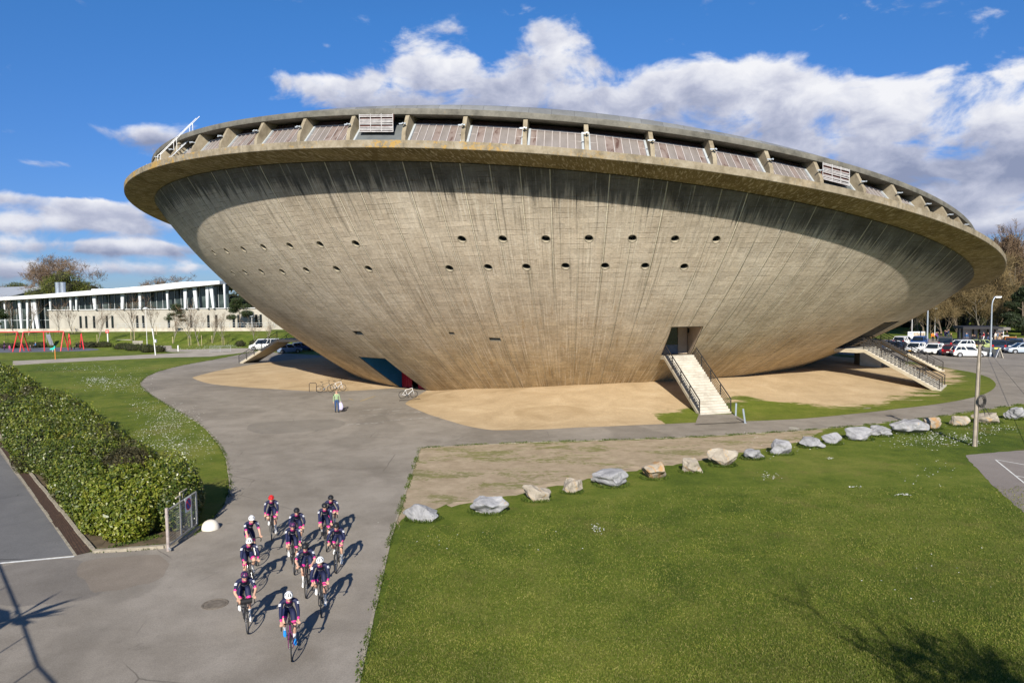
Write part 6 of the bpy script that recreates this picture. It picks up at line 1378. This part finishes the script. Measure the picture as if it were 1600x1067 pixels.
CR=[(1457,534.5,0,OR,BK,'person in a bright orange jacket and dark trousers by the grey lamp post'),(1462.5,533,0,(.30,.10,.35),BK,'person in a purple and dark jacket beside the orange one'),(1465,532.5,2,BK,JE,'person in black top and blue jeans right of the purple one'),(1470,533.5,1,BK,BR_,'person in black walking, above the dark grey van'),(1476,530,0,(.05,.03,.09),JE,'person in dark violet top and jeans over the van roof'),(1479,530,3,NV,WH,'person in navy holding something pale above the van'),(1482,528,0,NV,NV,'person all in navy in front of the bare trees'),(1485.5,536,0,BK,BK,'person all in black standing at the right rear corner of the dark van'),
 (1498.5,527,0,RD_,BK,'person in a red jacket at the left end of the shelter'),(1510,535,1,(.03,.09,.22),GY,'person in a blue jacket walking alone in front of the pale shutters'),(1519.5,538,3,(.05,.05,.055),BK,'person in charcoal leaning behind the lime car'),(1522.5,538.5,0,BK,NV,'person in black close to the wooden pole top'),(1530.5,533,0,BK,BK,'first dark figure of the crowd right of the wooden pole'),(1534,532,2,BK,GY,'dark figure with grey trousers in the shelter crowd'),(1537,534,3,RD_,WH,'person with red and white clothes in the shelter crowd'),(1541,532,0,WH,BK,'person in a white top in the shelter crowd'),(1544,534,0,BK,JE,'person in black top and jeans just left of the tall lamp'),
 (1551.5,533,2,BK,BK,'dark figure just right of the tall lamp'),(1555.5,534,0,(.55,.52,.48),TAN,'person in a cream top with a tan bag, right of the tall lamp'),(1558.5,534,1,LB,TAN,'person in a light blue shirt in the crowd right of the lamp'),(1561.5,535,0,BR_,TAN,'person in brown top and tan trousers in the crowd'),(1565,534,3,BK,TAN,'person in black top with bare tan legs in the crowd'),(1573.5,532,0,BK,BK,'person all in black standing apart, right of the crowd'),(1586.5,536,4,(.25,.27,.30),NV,'seated person in grey at the right edge by the cedars')]
for i,(px,py,pm,tp,tr_,lab) in enumerate(CR): person(pm,g(px,py)+Vector((0,0,.02)),rad(random.uniform(-180,180)),lab,tp,tr_,'people standing round the shelter',random.uniform(.93,1.02))
KD=[(7.5,547,0,BK,(.05,.02,.08),'adult in black by the left swing',1.0),(15,548,1,(.65,.08,.30),(.5,.1,.3),'child in pink beside the left swing',.62),(48,549.5,1,(.10,.10,.22),(.4,.03,.05),'child in dark blue and red running between the swings',.72),(56,544,4,(.06,.16,.34),BK,'adult in blue seated on the ground behind the swings',1.0),(120,545.5,4,BK,BK,'adult in black sitting by the small climbing frame',1.0),(129,543.5,0,(.03,.03,.04),BK,'adult in dark clothes standing behind the small climbing frame',.95)]
for px,py,pm,tp,tr_,lab,sc in KD: person(pm,g(px,py)+Vector((0,0,.01)),rad(random.uniform(-150,-30)),lab,tp,tr_,'people in the playground',sc)
# ---- cars
CARP=NT('car_paint'); _c=CARP.node('ShaderNodeObjectInfo').outputs['Color']; CARP=CARP.fin(_c,.32,.5); CARP.node_tree.nodes['Principled BSDF'].inputs['Coat Weight'].default_value=.6
LAMPW=mat('headlight_glass',(.62,.64,.66),.15,0,.05,3,.6); LAMPR=mat('tail_light_glass',(.42,.012,.015),.2,0,.05,3,.6); PLT=mat('number_plate',(.72,.72,.68),.5); PLO=mat('amber_plate',(.85,.45,.04),.5); TRIM=mat('black_trim',(.02,.02,.022),.6)
def car_proto(kind):
    L,Wd,H,belt,bx,rx_,hood={'hatch':(4.05,1.76,1.50,.94,(-1.88,1.02),(-1.55,.22),.84),'suv':(4.5,1.86,1.70,1.06,(-2.10,1.05),(-1.80,.30),1.0),'van':(5.2,1.94,1.95,1.12,(-2.5,1.75),(-2.42,1.0),1.02),'sedan':(4.6,1.80,1.45,.93,(-1.75,1.10),(-1.05,.20),.84)}[kind]
    S=D.objects.new('parked_car',None); COL.objects.link(S); h=L/2; w=Wd/2; mb=MB()
    st=[(-h,.80,belt*.70,.42),(-h+.04,.90,belt*.93,.30),(-h+.22,.96,belt*1.0,.24),(-h*.5,.995,belt*1.02,.20),(0,1.0,belt,.19),(bx[1]-.1,.99,belt*.97,.20),(bx[1]+.25,.97,hood,.20),(h-.40,.94,hood*.93,.22),(h-.12,.86,hood*.80,.25),(h,.72,hood*.62,.34)]
    mb.loft([[Vector((x,y*w*k,z)) for y,z in((-.90,zl),(-.99,zl+.12),(-1,(zl+zb)/2),(-.985,zb-.10),(-.93,zb),(.93,zb),(.985,zb-.10),(1,(zl+zb)/2),(.99,zl+.12),(.90,zl))] for x,k,zb,zl in st])
    tw=.77 if kind!='van' else .86; zr=H
    mb.loft([[Vector((x,y*w*k,z)) for x,y,z in((rx_[0]-.05,-tw,zr-.07),(rx_[1]+.10,-tw,zr-.07),(rx_[1]+.10,tw,zr-.07),(rx_[0]-.05,tw,zr-.07))] if False else [Vector((rx_[0]-.06*q,-tw*w*f,z)),Vector(((rx_[0]+rx_[1])/2,-tw*w*f*1.03,z+.02)),Vector((rx_[1]+.10*q,-tw*w*f,z)),Vector((rx_[1]+.16*q,0,z)),Vector((rx_[1]+.10*q,tw*w*f,z)),Vector(((rx_[0]+rx_[1])/2,tw*w*f*1.03,z+.02)),Vector((rx_[0]-.06*q,tw*w*f,z))] for z,f,q in((zr-.085,1.0,1),(zr-.03,.97,.9),(zr,.82,.2))])
    def side(t,z): return None
    for s in(-1,1):
        b=lambda x:Vector((x,s*w*.925,belt-.01)); r=lambda x:Vector((x,s*w*tw*.99,zr-.07))
        mb.beam(b(bx[0]+.03),r(rx_[0]),.06,.12); mb.beam(b(bx[1]-.03),r(rx_[1]+.06),.06,.09); xm=(bx[0]+bx[1])/2+.08; mb.beam(b(xm)+Vector((0,s*.012,0)),r((rx_[0]+rx_[1])/2)+Vector((0,s*.014,0)),.03,.10); x3=bx[0]+(.75 if kind!='van' else 1.5); mb.beam(b(x3)+Vector((0,s*.012,0)),r(rx_[0]+(.45 if kind!='van' else 1.3))+Vector((0,s*.014,0)),.03,.14)
        mb.box((bx[1]-.28,s*(w+.06),belt+.06),(.12,.16,.12))
    mb.build('body',[CARP],S,35); mb=MB()
    mb.loft([[Vector((bx[0],-w*.92,belt-.02)),Vector((bx[1],-w*.92,belt-.02)),Vector((bx[1]+.16,0,belt-.02)),Vector((bx[1],w*.92,belt-.02)),Vector((bx[0],w*.92,belt-.02))],[Vector((rx_[0]-.02,-w*tw*.98,zr-.06)),Vector((rx_[1]+.06,-w*tw*.98,zr-.06)),Vector((rx_[1]+.12,0,zr-.06)),Vector((rx_[1]+.06,w*tw*.98,zr-.06)),Vector((rx_[0]-.02,w*tw*.98,zr-.06))]]); mb.build('windows',[GLASS_D],S,20)
    mb=MB(); mb.box((h-.02,0,.36),(.10,w*1.25,.20)); mb.box((-h+.02,0,.40),(.10,w*1.4,.16)); mb.box((h-.06,0,hood*.60),(.10,w*.9,.08)); mb.build('bumper_trim',[TRIM],S)
    R=.33 if kind in('suv','van') else .30
    for x in(h-.82,-h+.78):
        for s in(-1,1):
            T=Matrix.Translation((x,s*(w-.10),R))@Matrix.Rotation(PI/2,4,'X'); wr=D.objects.new('wheel',None); COL.objects.link(wr); wr.parent=S
            m2=MB(); m2.lathe([(R*.6,-.11),(R*.95,-.11),(R,-.08),(R,.08),(R*.95,.11),(R*.6,.11)],20,T=T); m2.build('tyre',[TYRE],wr,40)
            m2=MB(); m2.lathe([(R*.62,-.112),(R*.55,-.09),(R*.2,-.085),(.04,-.10),(.04,.10),(R*.2,.085),(R*.55,.09),(R*.62,.112)],16,T=T); m2.build('rim',[SILV],wr,40)
            T2=Matrix.Translation((x,s*(w-.085),R+.03))@Matrix.Rotation(PI/2,4,'X'); m2=MB(); m2.lathe([(R*1.17,-.085),(R*1.17,.0875)],20,T=T2); m2.build('wheel_arch',[TRIM],S,40)
    for s in(-1,1):
        m2=MB(); m2.box((h-.20,s*w*.70,hood*.76),(.30,w*.38,.14)); m2.build('headlight',[LAMPW],S); m2=MB(); m2.box((-h+.10,s*w*.80,belt*.86),(.22,w*.24,.26 if kind!='van' else .42)); m2.build('tail_light',[LAMPR],S)
    for x in(h+.035,-h-.035): m2=MB(); m2.box((x,0,.42 if x>0 else .58),(.02,.50,.11)); m2.build('number_plate',[PLT],S)
    return S
PROTO={k:car_proto(k) for k in('hatch','suv','van','sedan')}; PUSED=set()
def car(kind,p,hdg,col,label,name='parked_car',cat='car',amber=False,group='cars parked on the right'):
    S=PROTO[kind] if kind not in PUSED else copy_tree(PROTO[kind]); PUSED.add(kind); S.name=name; S.location=p; S.rotation_euler=(0,0,hdg); tag(S,label,cat,group)
    for c in S.children:
        if c.name.startswith('body'): c.color=(*col,1)
    if amber:
        for c in list(S.children):
            if c.name.startswith('number_plate') and sum(v.co.x for v in c.data.vertices)>0: c.data=c.data.copy(); c.data.materials[0]=PLO
    return S
CW=(.72,.73,.74);CB=(.012,.02,.05);CG=(.06,.065,.07)
car('hatch',g(1512.5,557.5),rad(-14),CW,'white hatchback seen side on in front of the bins and the wooden pole')
car('hatch',g(1486.5,555.0),rad(48),(.10,.006,.012),'dark red hatchback peeking out behind the white side on hatchback')
car('hatch',g(1459,553.2),rad(-138),CW,'white hatchback with its grille toward the arena stair railings')
car('hatch',g(1430,551.0),rad(-140),CW,'white hatchback with an amber plate behind the stair railing',amber=True)
car('suv',g(1436,541.5),rad(-134),(.015,.055,.19),'bright blue off roader under the hoarding')
car('suv',g(1412,541),rad(40),CW,'white estate car nearest the arena bowl, beside the blue off roader')
car('van',g(1477,545.5),rad(57),CG,'dark grey van showing its back doors by the thick lamp post','parked_van','van')
car('hatch',g(1500,546.5),rad(188),CW,'white hatchback parked behind the side on white one')
car('hatch',g(1534,545.5),rad(25),(.38,.45,.20),'lime green small car half hidden by the tall lamp post')
car('suv',g(1560,548.5),rad(57),CB,'dark navy off roader with its tail toward the yellow lidded bin')
car('hatch',g(1573,546.5),rad(60),(.015,.015,.016),'black car between the navy off roader and the blue one')
car('suv',g(1587,547.5),rad(-128),(.015,.03,.07),'dark blue off roader with a dark windscreen near the right edge')
car('hatch',g(1596,552.0),rad(170),(.36,.42,.50),'silver blue car cut by the right edge of the view')
car('hatch',g(1400,549.5),rad(-140),(.03,.03,.035),'charcoal car in the shade behind the middle stair rail')
car('sedan',g(1388,547.5),rad(-140),(.02,.025,.04),'dark blue saloon in the shade of the bowl behind the stairs')
car('sedan',g(1578,540),rad(60),(.45,.16,.03),'orange car mostly hidden between the crowd and the dark off roaders')
car('van',g(413.5,546.5),rad(196),(.62,.63,.66),'white minibus with dark windows parked left of the arena','parked_van','van',group='vehicles parked left of the arena')
car('hatch',g(452,551.5),rad(28),(.16,.22,.33),'blue grey car in the shade under the far left staircase',group='vehicles parked left of the arena')
car('hatch',g(474,548.5),rad(30),(.02,.06,.17),'dark blue car deepest under the arena bowl on the left',group='vehicles parked left of the arena')
# bins and A-board
def wheelie(px,py,label,lid):
    p=g(px,py); S=empty('wheelie_bin',p,rad(-25)); tag(S,label,'bin'); mb=MB(); mb.loft([[Vector((x*k,y*k,z)) for x,y in((-.62,-.38),(.62,-.38),(.62,.38),(-.62,.38))] for z,k in((.12,.86),(1.05,1.0))]); mb.build('body',[mat('grey_bin',(.05,.055,.06),.6)if 'grey_bin' not in D.materials else D.materials['grey_bin']],S)
    mb=MB(); mb.loft([[Vector((x,-.42,1.06)),Vector((x,.42,1.06)),Vector((x,.40,1.16)),Vector((x,.0,1.24)),Vector((x,-.40,1.16))] for x in(-.66,.66)]); mb.build('lid',[lid],S)
    for x in(-.45,.45):
        for y in(-.28,.28): mb=MB(); mb.lathe([(.09,-.03),(.09,.03)],10,(x,y,.09),T=Matrix.Rotation(PI/2,4,'X')); mb.build('wheel',[TYRE],S)
wheelie(1552.5,557,'dark wheelie bin with a yellow lid next to the tall lamp post',PAINT['yellow']); wheelie(1543.5,557,'grey wheelie bin without a yellow lid, left of the tall lamp post',mat('grey_lid',(.10,.11,.12),.6))
p=g(1560.5,559); S=empty('a_board',p,rad(-20)); tag(S,'white folding A-board standing right of the bins','sign'); mb=MB(); mb.beam((-.42,0,0),(0,0,1.3),.75,.04); mb.build('panel',[WHITE],S); mb=MB(); mb.beam((.42,0,0),(0.03,0,1.28),.75,.04); mb.build('panel',[mat('cream_board',(.66,.60,.50),.6)],S)
# ---- playground
REDF=mat('red_frame',(.62,.035,.045),.45,0,.06,2)
def swing(label,a,b,h,mids=(),bar=None,seats=2,legs=(1,1)):
    A=g(*a);B=g(*b); ax=B-A; L=ax.length; S=empty('swing_set',A,math.atan2(ax.y,ax.x)); tag(S,label,'swing'); 
    for x,on in((0,legs[0]),(L,legs[1])):
        if not on: continue
        for s in(-1,1): mb=MB(); mb.tube([(x+(-.6 if x==0 else .6)*0,1.25*s,0),(x,0,h)],.09,7); mb.build('leg',[REDF],S,50)
    for x in mids: mb=MB(); mb.tube([(L*x,0,0),(L*x,0,h)],.09,7); mb.build('leg',[REDF],S,50)
    mb=MB(); mb.tube([(0,0,h),(L,0,h)],.09,7); mb.build('top_bar',[bar or REDF],S,50)
    for i in range(seats):
        x=L*(i+.7)/(seats+.4); mb=MB(); mb.tube([(x-.22,0,h),(x-.22,.05,.6)],.02,4); mb.tube([(x+.22,0,h),(x+.22,.05,.6)],.02,4); mb.box((x,.05,.58),(.5,.2,.05)); mb.build('swing_seat',[TRIM],S)
swing('long red swing frame cut by the left edge of the view',(-30,549),(29,549),3.55,(),None,2)
swing('big red swing frame with a middle leg in the playground',(38,549),(101,548),3.55,(.5,),None,2)
swing('small red climbing frame with a dark top bar right of the swings',(109,546.5),(128,545.5),3.0,(),DARK,0)
p=g(76,541); S=empty('slide',p,rad(-48)); tag(S,'grey metal slide behind the big red swing frame','slide'); mb=MB(); mb.beam((0,0,2.4),(3.6,0,.35),.7,.12); mb.build('chute',[GAL],S); mb=MB(); mb.tube([(0,.3,0),(0,.3,3.1)],.05,5); mb.tube([(0,-.3,0),(0,-.3,3.1)],.05,5); mb.build('ladder',[GAL],S)
p=g(82.5,549.5); S=empty('spring_rider',p); tag(S,'small turquoise spring toy in front of the red swings','toy'); mb=MB(); mb.lathe([(.12,0),(.12,.35)],8); mb.build('spring',[GAL],S); mb=MB(); mb.loft([[Vector((x,y,z)) for y,z in((-.12,.35),(.12,.35),(.10,h),(-.10,h))] for x,h in((-.45,.55),(-.1,.7),(.2,.75),(.35,1.05),(.5,.95))]); mb.build('seat',[mat('turquoise',(.03,.42,.36),.5)],S)
p=g(86.5,561.5); S=empty('marker_post',p); tag(S,'thin orange post in the lawn in front of the playground','post'); mb=MB(); mb.tube([(0,0,0),(0,0,1.7)],.055,7); mb.build('post',[mat('orange_paint',(.62,.22,.05),.6)],S)
p=g(169,540.5); S=empty('sign_post',p); tag(S,'white post with a small red and white sign by the lawn path','sign'); mb=MB(); mb.tube([(0,0,0),(0,0,2.9)],.12,8); mb.build('post',[WHITE],S); mb=MB(); mb.box((0,-.14,2.95),(.62,.05,.62)); s=mb.build('sign',[REDF],S); mb=MB(); mb.box((0,-.17,2.95),(.42,.02,.14)); mb.build('bar',[WHITE],s)
p=g(243,555); S=empty('utility_post',p); tag(S,'leaning white post with a small grey box beside the pale path','post'); mb=MB(); mb.tube([(0,0,0),(-.15,0,2.5),(-.35,0,4.4)],.09,8); mb.build('post',[WHITE],S); mb=MB(); mb.box((.12,-.1,2.35),(.45,.3,.5)); mb.build('box',[MULL],S)
p=g(278.5,549); S=empty('path_bollard',p); tag(S,'short white bollard at the bend of the pale path','bollard'); mb=MB(); mb.lathe([(.11,0),(.11,1.0),(.07,1.08)],10); mb.build('post',[WHITE],S,40)
TIMB=mat('grey_timber',(.26,.24,.21),.9,0,.2,2)
for a,b,lab in(((179,538.5),(203,538.5),'grey timber bench at the left of the lawn bushes'),((206,541),(222,541),'grey timber bench behind the round bushes'),((352,527.5),(371,527.5),'grey stone bench in the lawn left of the white lamp post'),((336,517.5),(366,517),'long picnic bench along the terrace wall')):
    A=g(*a);B=g(*b); ax=B-A; L=ax.length; S=empty('bench',A,math.atan2(ax.y,ax.x)); tag(S,lab,'bench'); mb=MB(); mb.box((L/2,0,.5),(L,.6,.10)); mb.build('seat',[TIMB],S); mb=MB(); mb.box((L/2,.28,.85),(L,.08,.45)); mb.build('backrest',[TIMB],S)
    for x in(.2,L-.2): mb=MB(); mb.box((x,0,.22),(.12,.5,.45)); mb.build('leg',[TIMB],S)
p=g(328,551.5); q=g(361,550)
for i in range(2):
    A=p.lerp(q,i*.5); ax=(q-p); S=empty('crowd_barrier',A,math.atan2(ax.y,ax.x)); tag(S,('left' if i==0 else 'right')+' one of two light steel crowd barriers on the pale path','barrier','crowd barriers on the path'); L=ax.length*.48; mb=MB(); mb.tube([(0,0,.1),(0,0,1.1),(L,0,1.1),(L,0,.1)],.03,6); mb.tube([(0,0,.25),(L,0,.25)],.025,5); mb.build('frame',[GAL],S); mb=MB()
    for x in np.arange(.15,L,.14): mb.tube([(x,0,.25),(x,0,1.1)],.011,4)
    mb.build('bars',[GAL],S)
    for x in(.3,L-.3): mb=MB(); mb.beam((x,-.3,.05),(x,.3,.05),.05,.04); mb.build('foot',[GAL],S)
